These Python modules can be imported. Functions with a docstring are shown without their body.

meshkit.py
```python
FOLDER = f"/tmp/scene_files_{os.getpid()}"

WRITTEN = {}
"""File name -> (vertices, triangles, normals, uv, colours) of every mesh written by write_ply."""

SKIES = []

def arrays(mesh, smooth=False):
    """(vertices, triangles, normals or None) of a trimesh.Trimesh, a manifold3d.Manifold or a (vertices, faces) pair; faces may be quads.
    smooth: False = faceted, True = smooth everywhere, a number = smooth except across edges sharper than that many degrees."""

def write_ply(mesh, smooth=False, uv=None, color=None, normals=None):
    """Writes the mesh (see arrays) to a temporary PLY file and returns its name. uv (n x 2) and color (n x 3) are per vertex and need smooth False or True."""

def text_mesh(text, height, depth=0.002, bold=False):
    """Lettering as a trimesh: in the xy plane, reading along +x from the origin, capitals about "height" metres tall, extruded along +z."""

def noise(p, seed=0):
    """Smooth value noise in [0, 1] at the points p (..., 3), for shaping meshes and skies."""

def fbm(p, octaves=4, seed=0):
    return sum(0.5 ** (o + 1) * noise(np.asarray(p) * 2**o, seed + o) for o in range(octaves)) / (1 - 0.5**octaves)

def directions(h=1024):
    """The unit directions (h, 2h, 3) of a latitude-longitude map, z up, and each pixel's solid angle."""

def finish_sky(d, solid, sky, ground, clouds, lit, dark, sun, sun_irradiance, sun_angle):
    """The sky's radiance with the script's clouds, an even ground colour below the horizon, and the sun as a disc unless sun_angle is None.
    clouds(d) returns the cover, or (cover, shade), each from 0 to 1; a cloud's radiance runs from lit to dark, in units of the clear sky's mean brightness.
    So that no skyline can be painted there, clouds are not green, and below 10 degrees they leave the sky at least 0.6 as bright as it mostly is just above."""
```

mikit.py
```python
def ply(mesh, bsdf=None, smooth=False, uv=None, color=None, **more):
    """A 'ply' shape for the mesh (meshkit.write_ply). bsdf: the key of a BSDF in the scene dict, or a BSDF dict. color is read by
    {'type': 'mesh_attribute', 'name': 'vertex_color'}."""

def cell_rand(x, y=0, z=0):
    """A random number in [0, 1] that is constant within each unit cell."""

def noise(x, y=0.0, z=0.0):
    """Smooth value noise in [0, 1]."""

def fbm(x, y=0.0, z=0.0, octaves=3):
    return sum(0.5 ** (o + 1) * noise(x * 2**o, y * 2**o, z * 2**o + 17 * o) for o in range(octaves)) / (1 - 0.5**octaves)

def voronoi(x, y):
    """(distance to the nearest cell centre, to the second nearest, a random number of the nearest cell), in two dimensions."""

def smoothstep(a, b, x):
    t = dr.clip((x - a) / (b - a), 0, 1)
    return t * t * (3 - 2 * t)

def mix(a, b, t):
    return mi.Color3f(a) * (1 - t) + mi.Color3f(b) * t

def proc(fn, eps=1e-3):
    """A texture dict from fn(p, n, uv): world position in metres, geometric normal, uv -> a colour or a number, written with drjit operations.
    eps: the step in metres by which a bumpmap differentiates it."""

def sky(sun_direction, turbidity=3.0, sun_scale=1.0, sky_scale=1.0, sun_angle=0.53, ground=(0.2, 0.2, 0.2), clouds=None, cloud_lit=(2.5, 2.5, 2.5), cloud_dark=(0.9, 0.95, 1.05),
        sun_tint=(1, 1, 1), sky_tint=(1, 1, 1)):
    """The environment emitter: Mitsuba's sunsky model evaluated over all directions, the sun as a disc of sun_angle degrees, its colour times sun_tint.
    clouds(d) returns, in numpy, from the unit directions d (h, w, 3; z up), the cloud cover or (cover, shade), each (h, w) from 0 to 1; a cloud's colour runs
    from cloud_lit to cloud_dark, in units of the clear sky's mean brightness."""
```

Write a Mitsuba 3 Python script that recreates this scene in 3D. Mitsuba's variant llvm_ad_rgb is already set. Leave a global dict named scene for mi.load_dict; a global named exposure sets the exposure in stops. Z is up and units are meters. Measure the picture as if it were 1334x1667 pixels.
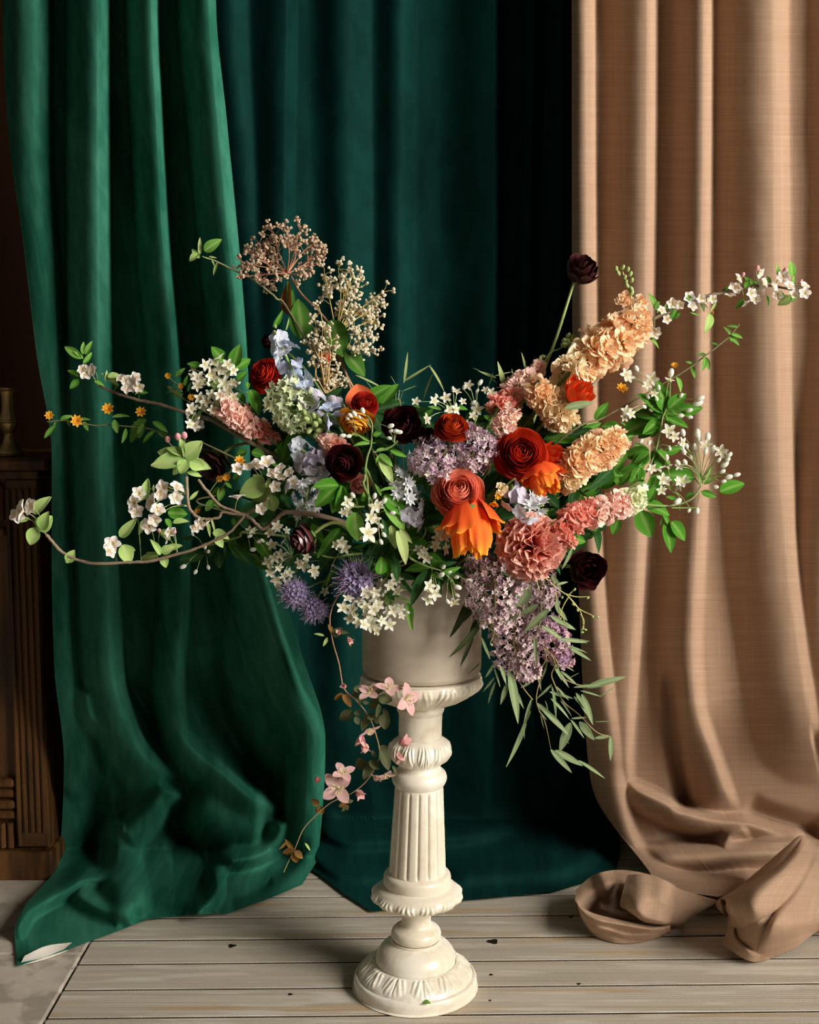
import math, random, numpy as np, mitsuba as mi, drjit as dr, mikit, meshkit
from mikit import noise, fbm, smoothstep, mix, proc
T = mi.ScalarTransform4f
scene, labels = {}, {}

# ---------------------------------------------------------------- camera, light, exposure
FPX, CX, CY = 1940.0, 667.0, 833.5
CAM_H, TILT = 0.89, math.radians(5.97)
ST, CT = math.sin(TILT), math.cos(TILT)
scene['camera'] = {'type': 'perspective', 'fov': 2 * math.degrees(math.atan(667.0 / FPX)), 'fov_axis': 'x', 'near_clip': 0.05, 'far_clip': 50.0,
                   'to_world': T().look_at(origin=[0, 0, CAM_H], target=[0, CT, CAM_H - ST], up=[0, 0, 1])}
exposure = 0.0
DAYLIGHT = [30.0, 28.4, 25.6]        # radiance of the daylight in the window on the right
ROOM_TONE = (0.07, 0.066, 0.06)

def at(px, py, d):
    """The world point at pixel (px, py) of the 1334 x 1667 frame on the upright plane y = d."""
    a, b = (np.asarray(px, float) - CX) / FPX, (np.asarray(py, float) - CY) / FPX
    k = np.asarray(d, float) / (CT - b * ST)
    return np.stack(np.broadcast_arrays(a * k, np.asarray(d, float) + 0 * k, CAM_H + (-ST - b * CT) * k), -1)

def floor_d(py):
    """Distance of the floor under pixel row py."""
    b = (np.asarray(py, float) - CY) / FPX
    s = ST + b * CT
    return np.where(s > 0.02, CAM_H / np.maximum(s, 0.02) * (CT - b * ST), 99.0)

def size(p, d):
    return p / FPX * d

# ---------------------------------------------------------------- helpers
used = {}
def numbered(key):
    n = used.get(key, 0); used[key] = n + 1
    return key if n == 0 else f'{key}_{n:03d}'
def thing(name, label, cat, group=None, kind=None):
    key = numbered(name)
    labels[key] = {'label': label, 'category': cat}
    if group: labels[key]['group'] = group
    if kind: labels[key]['kind'] = kind
    return key
def part(parent, name, shape, label=None, kind=None, m=None):
    key = numbered(parent + '__' + name)
    scene[key] = shape if m is None else {**shape, 'to_world': T(m)}
    d = {}
    if label: d['label'] = label
    if kind: d['kind'] = kind
    if d: labels[key] = d
    return key
def struct(name, shape=None, label=None):
    key = numbered(name)
    if shape is not None: scene[key] = shape
    labels[key] = {'kind': 'structure'}
    if label: labels[key]['label'] = label
    return key

class MB:
    """Collects vertices, triangles and vertex colours of one mesh."""
    def __init__(s): s.v, s.f, s.c, s.n = [], [], [], 0
    def add(s, vfc, m=None, tint=None):
        v, f, c = vfc
        if m is not None: v = v @ m[:3, :3].T + m[:3, 3]
        if tint is not None: c = c * np.asarray(tint)
        s.v.append(v); s.f.append(f + s.n); s.c.append(c); s.n += len(v)
        return s
    def get(s): return np.vstack(s.v), np.vstack(s.f), np.vstack(s.c)
    def ply(s, bsdf, smooth=True): return vply(s.get(), bsdf, smooth)
# A mesh's colours: red and green ride in its two uv channels and blue follows from them by one of a few planes per material, which costs far less than vertex attributes.
PLANES = {'petal': [[0.1421, 0.7252, -0.0865], [-0.1157, 2.5529, -1.2666], [0.0196, 0.4123, -0.0004], [-0.8494, 1.2436, 0.4926], [0.5796, -0.1407, 0.0431], [0.0333, 0.0608, -0.0069], [0.235, 1.1261, -0.5203], [-0.4188, 1.1584, 0.2034]],
          'leaf': [[0.6081, -0.1114, 0.0061], [-0.016, 0.6132, -0.0281]], 'stem': [[2.1378, -1.0417, -0.0437], [0.1768, 0.0681, 0.0316], [0.5638, -0.046, -0.0127]], 'waxy_petal': [[0.0953, 0.7764, -0.0008]]}
def vply(vfc, bsdf, smooth=True):
    v, f, c = vfc
    c = np.clip(c, 0, 1)
    k = int(np.argmin([np.mean((c[:, 0] * p[0] + c[:, 1] * p[1] + p[2] - c[:, 2]) ** 2) for p in PLANES[bsdf]]))
    return mikit.ply((v, f), f'{bsdf}_{k}', smooth=smooth, uv=c[:, :2])

def grid_faces(n, m, close=False):
    i, j = np.meshgrid(np.arange(n - 1), np.arange(m if close else m - 1), indexing='ij')
    a, b = i * m + j, i * m + (j + 1) % m
    q = np.stack([a, b, b + m, a + m], -1).reshape(-1, 4)
    return np.vstack([q[:, [0, 1, 2]], q[:, [0, 2, 3]]])
def spline(pts, n):
    """Catmull-Rom through the points (k, dims), n samples."""
    p = np.asarray(pts, float)
    if len(p) == 2: return p[0] + (p[1] - p[0]) * np.linspace(0, 1, n)[:, None]
    q = np.vstack([2 * p[0] - p[1], p, 2 * p[-1] - p[-2]])
    t = np.linspace(0, len(p) - 1, n); i = np.minimum(t.astype(int), len(p) - 2); u = (t - i)[:, None]
    a, b, c, d = q[i], q[i + 1], q[i + 2], q[i + 3]
    return 0.5 * (2 * b + (c - a) * u + (2 * a - 5 * b + 4 * c - d) * u**2 + (3 * b - a - 3 * c + d) * u**3)
def unit(v):
    v = np.asarray(v, float); return v / (np.linalg.norm(v, axis=-1, keepdims=True) + 1e-12)
def frame(pos, z, roll=0.0, s=1.0, up=(0.13, -0.2, 1.0)):
    """4 x 4 that puts a piece built round +z at pos, looking along z."""
    z = unit(z); u = np.asarray(up, float)
    if abs(np.dot(unit(u), z)) > 0.97: u = np.array([1.0, 0.1, 0.0])
    x = unit(np.cross(u, z)); y = np.cross(z, x)
    c, sn = math.cos(roll), math.sin(roll)
    m = np.eye(4)
    m[:3, 0], m[:3, 1], m[:3, 2], m[:3, 3] = (x * c + y * sn) * s, (y * c - x * sn) * s, z * s, pos
    return m
def tube(path, radii, sides=6, col=(0.1, 0.2, 0.05), col2=None, cap=True):
    p = np.asarray(path, float); n = len(p)
    t = unit(np.gradient(p, axis=0)); r = np.broadcast_to(np.asarray(radii, float), (n,)) if np.ndim(radii) == 0 or len(radii) == n else np.interp(np.linspace(0, 1, n), np.linspace(0, 1, len(radii)), radii)
    a = np.cross(t[0], [0.3, 0.2, 0.9]); 
    if np.linalg.norm(a) < 0.1: a = np.cross(t[0], [1, 0, 0])
    A = np.empty((n, 3))
    for i in range(n):
        a = unit(a - t[i] * np.dot(a, t[i])); A[i] = a
    B = np.cross(t, A); ang = np.arange(sides) * 2 * np.pi / sides
    v = (p[:, None] + r[:, None, None] * (np.cos(ang)[None, :, None] * A[:, None] + np.sin(ang)[None, :, None] * B[:, None])).reshape(-1, 3)
    f = grid_faces(n, sides, True)
    c = np.broadcast_to(np.asarray(col, float), (n, 3)) if col2 is None else np.asarray(col, float) + (np.asarray(col2, float) - np.asarray(col, float)) * np.linspace(0, 1, n)[:, None]
    c = np.repeat(c, sides, 0)
    if cap:
        v = np.vstack([v, p[:1], p[-1:]]); c = np.vstack([c, c[:1], c[-1:]]); j = np.arange(sides)
        f = np.vstack([f, np.stack([(j + 1) % sides, j, j * 0 + n * sides], 1), np.stack([(n - 1) * sides + j, (n - 1) * sides + (j + 1) % sides, j * 0 + n * sides + 1], 1)])
    return v, f, c
def lathe(prof, nphi, relief=None, up=False):
    """A turned body from rows (r, z); relief(phi, i, z) multiplies the radius."""
    p = np.asarray(prof, float); ph = np.arange(nphi) * 2 * np.pi / nphi
    R = p[:, :1] * np.ones((1, nphi)); Z = p[:, 1:] * np.ones((1, nphi))
    if relief is not None:
        rel = relief(ph[None, :], R, Z); R, Z = (R, Z + rel) if up else (R + rel, Z)
    v = np.stack([R * np.cos(ph), R * np.sin(ph), Z], -1).reshape(-1, 3)
    return v, grid_faces(len(p), nphi, True)[:, ::-1]
def box(x0, x1, y0, y1, z0, z1, ch=0.0):
    """A box with chamfered edges."""
    import manifold3d as m3
    b = m3.Manifold.cube([x1 - x0, y1 - y0, z1 - z0]).translate([x0, y0, z0])
    if ch > 0:
        c = [m3.Manifold.cube([x1 - x0 - 2 * ch * (k != 0), y1 - y0 - 2 * ch * (k != 1), z1 - z0 - 2 * ch * (k != 2)]).translate([x0 + ch * (k != 0), y0 + ch * (k != 1), z0 + ch * (k != 2)]) for k in range(3)]
        b = m3.Manifold.batch_hull(c)
    m = b.to_mesh()
    return np.array(m.vert_properties[:, :3]), np.array(m.tri_verts)

# ---------------------------------------------------------------- materials
def rgb(*c): return {'type': 'rgb', 'value': list(c)}
def two(d): return {'type': 'twosided', 'bsdf': d}
def velvet(base, tip):
    def col(p, n, uv):
        a = fbm(uv.x * 9, uv.y * 5, 3.0, 4)
        b = fbm(uv.x * 45 + a * 4, uv.y * 30, 8.0, 3)
        k = smoothstep(0.3, 0.7, a) * 0.65 + smoothstep(0.3, 0.7, b) * 0.35
        return mix(base, tip, k)
    return two({'type': 'principled', 'base_color': proc(col), 'roughness': 0.8, 'specular': 0.06, 'sheen': 0.7, 'sheen_tint': 0.9})
scene['green_velvet'] = velvet((0.010, 0.085, 0.053), (0.036, 0.165, 0.112))
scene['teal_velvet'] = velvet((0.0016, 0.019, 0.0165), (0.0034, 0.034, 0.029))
def linen(p, n, uv):
    h = noise(uv.y * 750, uv.x * 9, 1.0); w = noise(uv.x * 620, uv.y * 14, 5.0)
    slub = smoothstep(0.72, 0.95, noise(uv.y * 260, uv.x * 5, 9.0)) + smoothstep(0.78, 0.95, noise(uv.x * 230, uv.y * 6, 4.0))
    return mix((0.312, 0.195, 0.126), (0.402, 0.276, 0.196), h * 0.45 + w * 0.30 + slub * 0.25)
def linen_bump(p, n, uv):
    return noise(uv.y * 750, uv.x * 9, 1.0) + noise(uv.x * 620, uv.y * 14, 5.0)
scene['tan_linen'] = two({'type': 'principled', 'base_color': proc(linen), 'roughness': 0.85, 'specular': 0.15, 'sheen': 0.2})
scene['lining'] = two({'type': 'diffuse', 'reflectance': rgb(0.62, 0.58, 0.52)})
def marble(p, n, uv):
    a = fbm(p.x * 14, p.y * 14, p.z * 9, 4)
    v = 1 - dr.abs(2 * fbm(p.x * 20 + a * 5, p.y * 20, p.z * 13 + a * 3, 4) - 1)
    c = mix((0.68, 0.615, 0.495), (0.80, 0.755, 0.66), smoothstep(0.3, 0.7, a))
    c = mix(c, (0.50, 0.39, 0.24), smoothstep(0.90, 0.99, v) * 0.2)
    return mix(c, (0.55, 0.44, 0.27), smoothstep(0.60, 0.85, fbm(p.x * 60, p.y * 60, p.z * 45, 3)) * 0.4)
scene['marble'] = two({'type': 'principled', 'base_color': proc(marble), 'roughness': 0.32, 'specular': 0.5, 'clearcoat': 0.25, 'clearcoat_gloss': 0.8})
def pot_c(p, n, uv):
    a = fbm(p.x * 8, p.y * 8, p.z * 16, 4); b = fbm(p.x * 30, p.y * 30, p.z * 30, 3)
    return mix(mix((0.36, 0.30, 0.23), (0.54, 0.475, 0.385), smoothstep(0.25, 0.75, a)), (0.36, 0.29, 0.21), smoothstep(0.55, 0.85, b) * 0.4)
scene['pot_glaze'] = two({'type': 'principled', 'base_color': proc(pot_c), 'roughness': 0.3, 'specular': 0.5, 'clearcoat': 0.3, 'clearcoat_gloss': 0.85})
def board(k):
    ox = k * 7.31
    def col(p, n, uv):
        x, y = p.x, p.y
        g = fbm(x * 3 + ox, y * 160, ox, 4); s = fbm(x * 11 + ox, y * 420, 3.0 + ox, 3)
        reed = dr.abs(dr.sin(y * (math.pi / 0.0062)))
        c = mix((0.30, 0.255, 0.195), (0.52, 0.465, 0.385), g * 0.9 + s * 0.25)
        c = mix(c, (0.40, 0.25, 0.105), smoothstep(0.58, 0.82, fbm(x * 3.5 + ox * 3, y * 60, 7.0, 3)) * 0.7)
        c = mix(c, (0.16, 0.12, 0.085), smoothstep(0.42, 0.0, reed) * 0.55 * smoothstep(0.3, 0.6, fbm(x * 5 + ox, y * 50, 9.0, 3)))
        c = mix(c, (0.60, 0.56, 0.49), smoothstep(0.55, 0.8, fbm(x * 9 + ox * 2, y * 90, 4.0, 3)) * 0.5)
        return mix(c, (0.022, 0.016, 0.011), smoothstep(-0.0010, -0.0018, p.z))      # shade of the gaps, painted dark below the board tops
    return two({'type': 'principled', 'base_color': proc(col), 'roughness': 0.62, 'specular': 0.35})
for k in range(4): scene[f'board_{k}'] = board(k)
def stone(p, n, uv):
    a = fbm(p.x * 9, p.y * 9, 2.0, 5); b = fbm(p.x * 60, p.y * 60, 5.0, 3)
    c = mix((0.26, 0.22, 0.175), (0.50, 0.44, 0.37), smoothstep(0.3, 0.7, a) * 0.7 + b * 0.3)
    return mix(c, (0.15, 0.12, 0.09), smoothstep(0.52, 0.70, fbm(p.x * 26, p.y * 26, 9.0, 4)) * 0.5)
scene['stone'] = two({'type': 'principled', 'base_color': proc(stone), 'roughness': 0.7, 'specular': 0.3})
def wood(p, n, uv):
    g = fbm(p.x * 60, p.y * 60, p.z * 5, 4)
    return mix((0.032, 0.013, 0.004), (0.13, 0.056, 0.015), smoothstep(0.25, 0.75, g))
scene['dark_wood'] = two({'type': 'principled', 'base_color': proc(wood), 'roughness': 0.4, 'specular': 0.4})
scene['brass'] = two({'type': 'principled', 'base_color': proc(lambda p, n, uv: mix((0.34, 0.23, 0.09), (0.64, 0.48, 0.23), fbm(p.x * 90, p.y * 90, p.z * 60, 3))), 'metallic': 0.85, 'roughness': 0.38})
scene['plaster'] = two({'type': 'diffuse', 'reflectance': rgb(*ROOM_TONE)})
scene['dark_panelling'] = two({'type': 'diffuse', 'reflectance': rgb(0.02, 0.009, 0.005)})
scene['white_paint'] = two({'type': 'diffuse', 'reflectance': rgb(0.6, 0.58, 0.55)})
scene['hole'] = two({'type': 'diffuse', 'reflectance': rgb(0.02, 0.014, 0.01)})
def plane_colour(a, b, c): return proc(lambda p, n, uv: mi.Color3f(uv.x, uv.y, dr.clip(a * uv.x + b * uv.y + c, 0.002, 1)))
for name, planes in PLANES.items():
    for k, q in enumerate(planes):
        col = plane_colour(*q)
        scene[f'{name}_{k}'] = ({'type': 'principledthin', 'base_color': col, 'roughness': 0.6 if name == 'petal' else 0.34, 'diff_trans': 0.55 if name == 'petal' else 0.45, 'eta': 1.4, 'spec_trans': 0.0} if name in ('petal', 'leaf')
            else two({'type': 'principled', 'base_color': col, 'roughness': 0.32 if name == 'waxy_petal' else 0.5, 'specular': 0.6 if name == 'waxy_petal' else 0.35}))

# ---------------------------------------------------------------- the room
ZC, YB, YF, XL, XR = 3.0, 2.42, -2.7, -1.6, 2.3
def quad(x0, x1, y0, y1, z0, z1, bsdf): return mikit.ply(box(x0, x1, y0, y1, z0, z1), bsdf)
struct('wall_back', quad(XL - .1, XR + .1, YB, YB + .1, 0, ZC, 'dark_panelling'))
struct('wall_left', quad(XL - .1, XL, YF, YB, 0, ZC, 'plaster'))
struct('wall_front', quad(XL - .1, XR + .1, YF - .1, YF, 0, ZC, 'plaster'))
struct('ceiling', quad(XL - .1, XR + .1, YF - .1, YB + .1, ZC, ZC + .1, 'plaster'))
WY0, WY1, WZ0, WZ1 = -1.20, 0.60, 0.85, 2.65    # the tall window on the right, beside the camera
wr = MB()
for b in ((XR, XR + .12, YF, WY0, 0, ZC), (XR, XR + .12, WY1, YB, 0, ZC), (XR, XR + .12, WY0, WY1, 0, WZ0), (XR, XR + .12, WY0, WY1, WZ1, ZC)):
    v, f = box(*b); wr.add((v, f, np.ones_like(v)))
v, f, _ = wr.get(); struct('wall_right', mikit.ply((v, f), 'plaster'))
w1 = struct('window_1')
for b in ((WY0, WY0 + .05, WZ0, WZ1), (WY1 - .05, WY1, WZ0, WZ1), (WY0, WY1, WZ0, WZ0 + .05), (WY0, WY1, WZ1 - .05, WZ1)):
    part(w1, 'frame', mikit.ply(box(XR + .01, XR + .07, *b), 'white_paint'))
part(w1, 'glazing_bar', mikit.ply(box(XR + .02, XR + .06, (WY0 + WY1) / 2 - .015, (WY0 + WY1) / 2 + .015, WZ0, WZ1), 'white_paint'))
part(w1, 'glazing_bar', mikit.ply(box(XR + .02, XR + .06, WY0, WY1, 1.5, 1.53), 'white_paint'))
pv = np.array([[XR + .08, WY0, WZ0], [XR + .08, WY0, WZ1], [XR + .08, WY1, WZ1], [XR + .08, WY1, WZ0]], float)
part(w1, 'pane', {**mikit.ply((pv, np.array([[0, 1, 2], [0, 2, 3]])), 'white_paint'), 'emitter': {'type': 'area', 'radiance': rgb(*DAYLIGHT)}}, 'bright frosted daylight pane')

# floor: boards that run across the view, a stone hearth on the left
rng = np.random.default_rng(11)
struct('floor', quad(XL - .1, XR + .1, YF - .1, YB + .1, -0.10, -0.022, 'hole'))
BW, EDGE, SL = 0.0797, -0.514, 0.018
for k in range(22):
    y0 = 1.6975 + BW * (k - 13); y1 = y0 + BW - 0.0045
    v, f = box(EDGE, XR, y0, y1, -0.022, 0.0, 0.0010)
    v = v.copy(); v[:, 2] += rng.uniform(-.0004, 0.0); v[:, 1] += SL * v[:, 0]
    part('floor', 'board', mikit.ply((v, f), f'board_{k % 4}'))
hy = [YF, 0.2, 1.05, 1.42, 1.80, 2.42]
for k in range(5):
    v, f = box(XL, EDGE - 0.004, hy[k], hy[k + 1] - 0.004, -0.022, 0.001, 0.003)
    part('floor', 'hearth_stone', mikit.ply((v, f), 'stone'), 'worn beige hearth stone')
for px, py, r in ((803, 1533, 7), (378, 1540, 5), (115, 1577, 2.5), (800, 1587, 2.5), (798, 1629, 2), (473, 1619, 3), (943, 1602, 2.5), (930, 1493, 3)):
    c = at(px, py, float(floor_d(py))); a = np.arange(12) * math.pi / 6
    rr = size(r, c[1]) * (1 + .25 * np.sin(a * 3 + px))
    v = np.vstack([np.stack([c[0] + rr * 1.3 * np.cos(a), c[1] + rr * 1.2 * np.sin(a), 0 * a + .0006], 1), [[c[0], c[1], .0004]]])
    part('floor', 'knot_hole', mikit.ply((v, np.stack([np.arange(12), (np.arange(12) + 1) % 12, np.full(12, 12)], 1)), 'hole'))

# ---------------------------------------------------------------- curtains
from scipy.ndimage import gaussian_filter
def pline(pts, y):
    p = np.asarray(pts, float); from_y = p[:, 1]
    from scipy.interpolate import PchipInterpolator
    return PchipInterpolator(from_y, p[:, 0], extrapolate=False)(np.clip(y, from_y[0], from_y[-1]))
def fold(PX, PY, pts, wl, wr, h, taper=(0, 0), pw=1.0):
    """A fold along a line of pixels: rows (px, py[, height factor]); wl and wr are its reach left and right of a line drawn downwards."""
    p = np.asarray([(*q, 1.0) if len(q) == 2 else q for q in pts], float)
    from scipy.interpolate import PchipInterpolator
    chord = np.concatenate([[0], np.cumsum(np.hypot(*np.diff(p[:, :2], axis=0).T))]); m = max(12, 6 * len(p))
    p = PchipInterpolator(chord, p)(np.interp(np.linspace(0, len(p) - 1, m), np.arange(len(p)), chord))
    best = np.full(PX.shape, 1e9); side = np.zeros(PX.shape); hh = np.zeros(PX.shape)
    for k in range(len(p) - 1):
        a, b = p[k], p[k + 1]; dx, dy = b[0] - a[0], b[1] - a[1]; L = dx * dx + dy * dy + 1e-9
        t0 = ((PX - a[0]) * dx + (PY - a[1]) * dy) / L; t = np.clip(t0, 0, 1)
        ex, ey = PX - a[0] - t * dx, PY - a[1] - t * dy; d2 = ex * ex + ey * ey
        w = d2 < best
        best = np.where(w, d2, best); side = np.where(w, ex * dy - ey * dx, side)
        s = (k + t) / (len(p) - 1); fade = np.ones_like(s)
        if taper[0]: fade = fade * np.clip(s / taper[0], 0, 1)
        if taper[1]: fade = fade * np.clip((1 - s) / taper[1], 0, 1)
        hh = np.where(w, (a[2] + (b[2] - a[2]) * t) * fade * (2 - fade), hh)
    t = np.sqrt(best) / np.where(side > 0, wr, wl); t = np.clip(t, 0, 1)
    return h * hh * ((1 - t * t) ** 0.62 if pw == 0 else (0.5 + 0.5 * np.cos(np.pi * t)) ** pw)
def curtain(left, right, hem, y0, base, folds, dips=(), nu=300, nv=420, seed=1, wob=0.004, blend=1050, soft=1.3):
    """A hanging cloth: its two edges and hem as pixel lines, base depth, folds that come forward, dips that go back."""
    u = np.linspace(0, 1, nu)[None, :]; v0 = (-40 - y0) / (1490 - y0); v = np.concatenate([np.linspace(0, v0, 24)[:-1], np.linspace(v0, 1, nv - 23)])[:, None]
    hx = np.asarray(hem, float); s = np.linspace(0, 1, len(hx))
    hemx, hemy = (np.interp(u[0], np.asarray(hx[:, 2]), hx[:, i]) for i in (0, 1))
    PY = y0 + v * (hemy[None, :] - y0)
    lx, rx = pline(left, PY), pline(right, PY)
    PX = lx + (rx - lx) * u
    e = np.clip((PY - hemy[None, :] + 165) / 165, 0, 1); PX = PX * (1 - e * e) + e * e * hemx[None, :]
    D = sum(np.maximum(fold(PX, PY, *a), 0) ** 5 for a in folds) ** 0.2
    for a in dips: D = D - fold(PX, PY, *a)
    D = gaussian_filter(D, (1.6, soft))
    q = np.stack([PX / 60.0, PY / 90.0, np.full_like(PX, seed * 3.1)], -1)
    D = D + wob * (meshkit.fbm(q, 3, seed) - 0.5) * 2
    k = np.clip((PY - blend) / (hemy[None, :] - blend), 0, 1); k = k * k * (3 - 2 * k)
    B = base(PX, PY) if callable(base) else np.full_like(PX, base)
    fl = floor_d(PY) - 0.012
    d = np.minimum(B * (1 - k) + np.minimum(fl, B + .2) * k - D, fl)
    V = at(PX, PY, d)
    m = (PY - y0) / FPX * 2.05 + 0 * u
    uv = np.stack([(u + 0 * v) * 1.1, m], -1).reshape(-1, 2)
    return V.reshape(-1, 3), grid_faces(nv, nu), uv
def cloth(parent, name, vfu, bsdf, **k):
    return part(parent, name, mikit.ply((vfu[0], vfu[1]), bsdf, smooth=True, uv=vfu[2]), **k)
TOP = -1630

g = thing('velvet_curtain', 'emerald green velvet curtain with deep pleats and hem pooled on the floorboards', 'curtain')
gl = [(4, TOP), (4, 0), (12, 200), (36, 380), (60, 580), (84, 740), (84, 900), (88, 1080), (104, 1240), (96, 1400), (40, 1480), (20, 1520), (28, 1572)]
gr = [(349, TOP), (352, 0), (370, 200), (393, 440), (404, 600), (410, 800), (452, 930), (490, 1060), (530, 1205), (527, 1340), (520, 1400), (490, 1440), (480, 1570)]
ghem = [(28, 1573, 0), (105, 1548, .17), (180, 1520, .30), (240, 1497, .45), (300, 1490, .55), (345, 1488, .66), (372, 1487, .74), (430, 1466, .84), (492, 1440, .93), (519, 1398, 1)]
H = 0.13
gf = [([(50, TOP), (52, 0), (54, 250), (66, 430), (76, 560), (90, 720), (96, 900), (106, 1100), (136, 1260, .5)], 44, 34, H * .5, (0, 0), 0),
      ([(156, TOP), (157, 0), (157, 250), (158, 500), (162, 760), (172, 930), (180, 1090), (206, 1188), (280, 1281)], 50, 24, H, (0, .05), 0),
      ([(246, TOP), (247, 0), (255, 200), (266, 400), (280, 560), (290, 700), (302, 860), (298, 1000), (290, 1100), (296, 1190), (364, 1258), (458, 1326)], 44, 12, H, (0, .05), 0),
      ([(338, TOP), (340, 0), (355, 200), (376, 430), (390, 600), (390, 760), (410, 900), (438, 1010), (480, 1130), (514, 1210), (512, 1330), (500, 1400)], 52, 13, H * 1.05, (0, .05), 0),
      ([(280, 1281), (245, 1330), (203, 1372)], 34, 26, H * .95, (.05, .1), 0),
      ([(203, 1372), (208, 1430), (230, 1492)], 46, 26, H * .8, (0, .25), 0),
      ([(140, 1115), (150, 1170), (205, 1188)], 30, 34, H * .7, (.1, .1), 1),
      ([(300, 1300), (370, 1330), (440, 1340)], 50, 60, H * .75, (.3, .2), 0),
      ([(462, 1330), (455, 1365), (410, 1395), (345, 1402)], 44, 22, H * .8, (.1, .2), 1),
      ([(345, 1402), (356, 1440), (340, 1470), (300, 1488)], 26, 18, H * .65, (.2, .3), 1),
      ([(505, 1385), (470, 1430), (380, 1475)], 20, 40, H * .35, (.1, .3), 1),
      ([(200, 1440), (150, 1428), (100, 1452), (40, 1490), (24, 1530)], 34, 22, H * .55, (.1, .2), 1),
      ([(120, 1448), (170, 1478), (228, 1492)], 24, 34, H * .5, (.1, .2), 1)]
gd = [([(330, 1060), (370, 1180), (455, 1290)], 44, 34, .10, (.3, .25)), ([(283, 1296), (296, 1370), (318, 1440)], 30, 34, .08, (.15, .3)),
      ([(365, 1425), (410, 1440), (440, 1430)], 18, 18, .06, (.3, .3)), ([(205, 1100), (245, 1170), (290, 1250)], 16, 26, .05, (.3, .3)), ([(150, 1250), (160, 1340), (170, 1420)], 40, 30, .05, (.3, .3))]
cloth(g, 'drape', curtain(gl, gr, ghem, TOP, lambda x, y: 2.04 - 0.02 * (x > 0), gf, gd, nu=330, nv=520, seed=3, blend=1020), 'green_velvet')
def strip(rows, bsdf, nu=24):
    r = np.asarray(rows, float)          # rows of (px, py, depth) lines
    a = np.stack([spline(x, nu) for x in r])
    V = at(a[..., 0], a[..., 1], a[..., 2]); n = len(r)
    uv = np.stack(np.meshgrid(np.linspace(0, .3, nu), np.linspace(0, .1, n)), -1).reshape(-1, 2)
    return V.reshape(-1, 3), grid_faces(n, nu), uv

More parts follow.
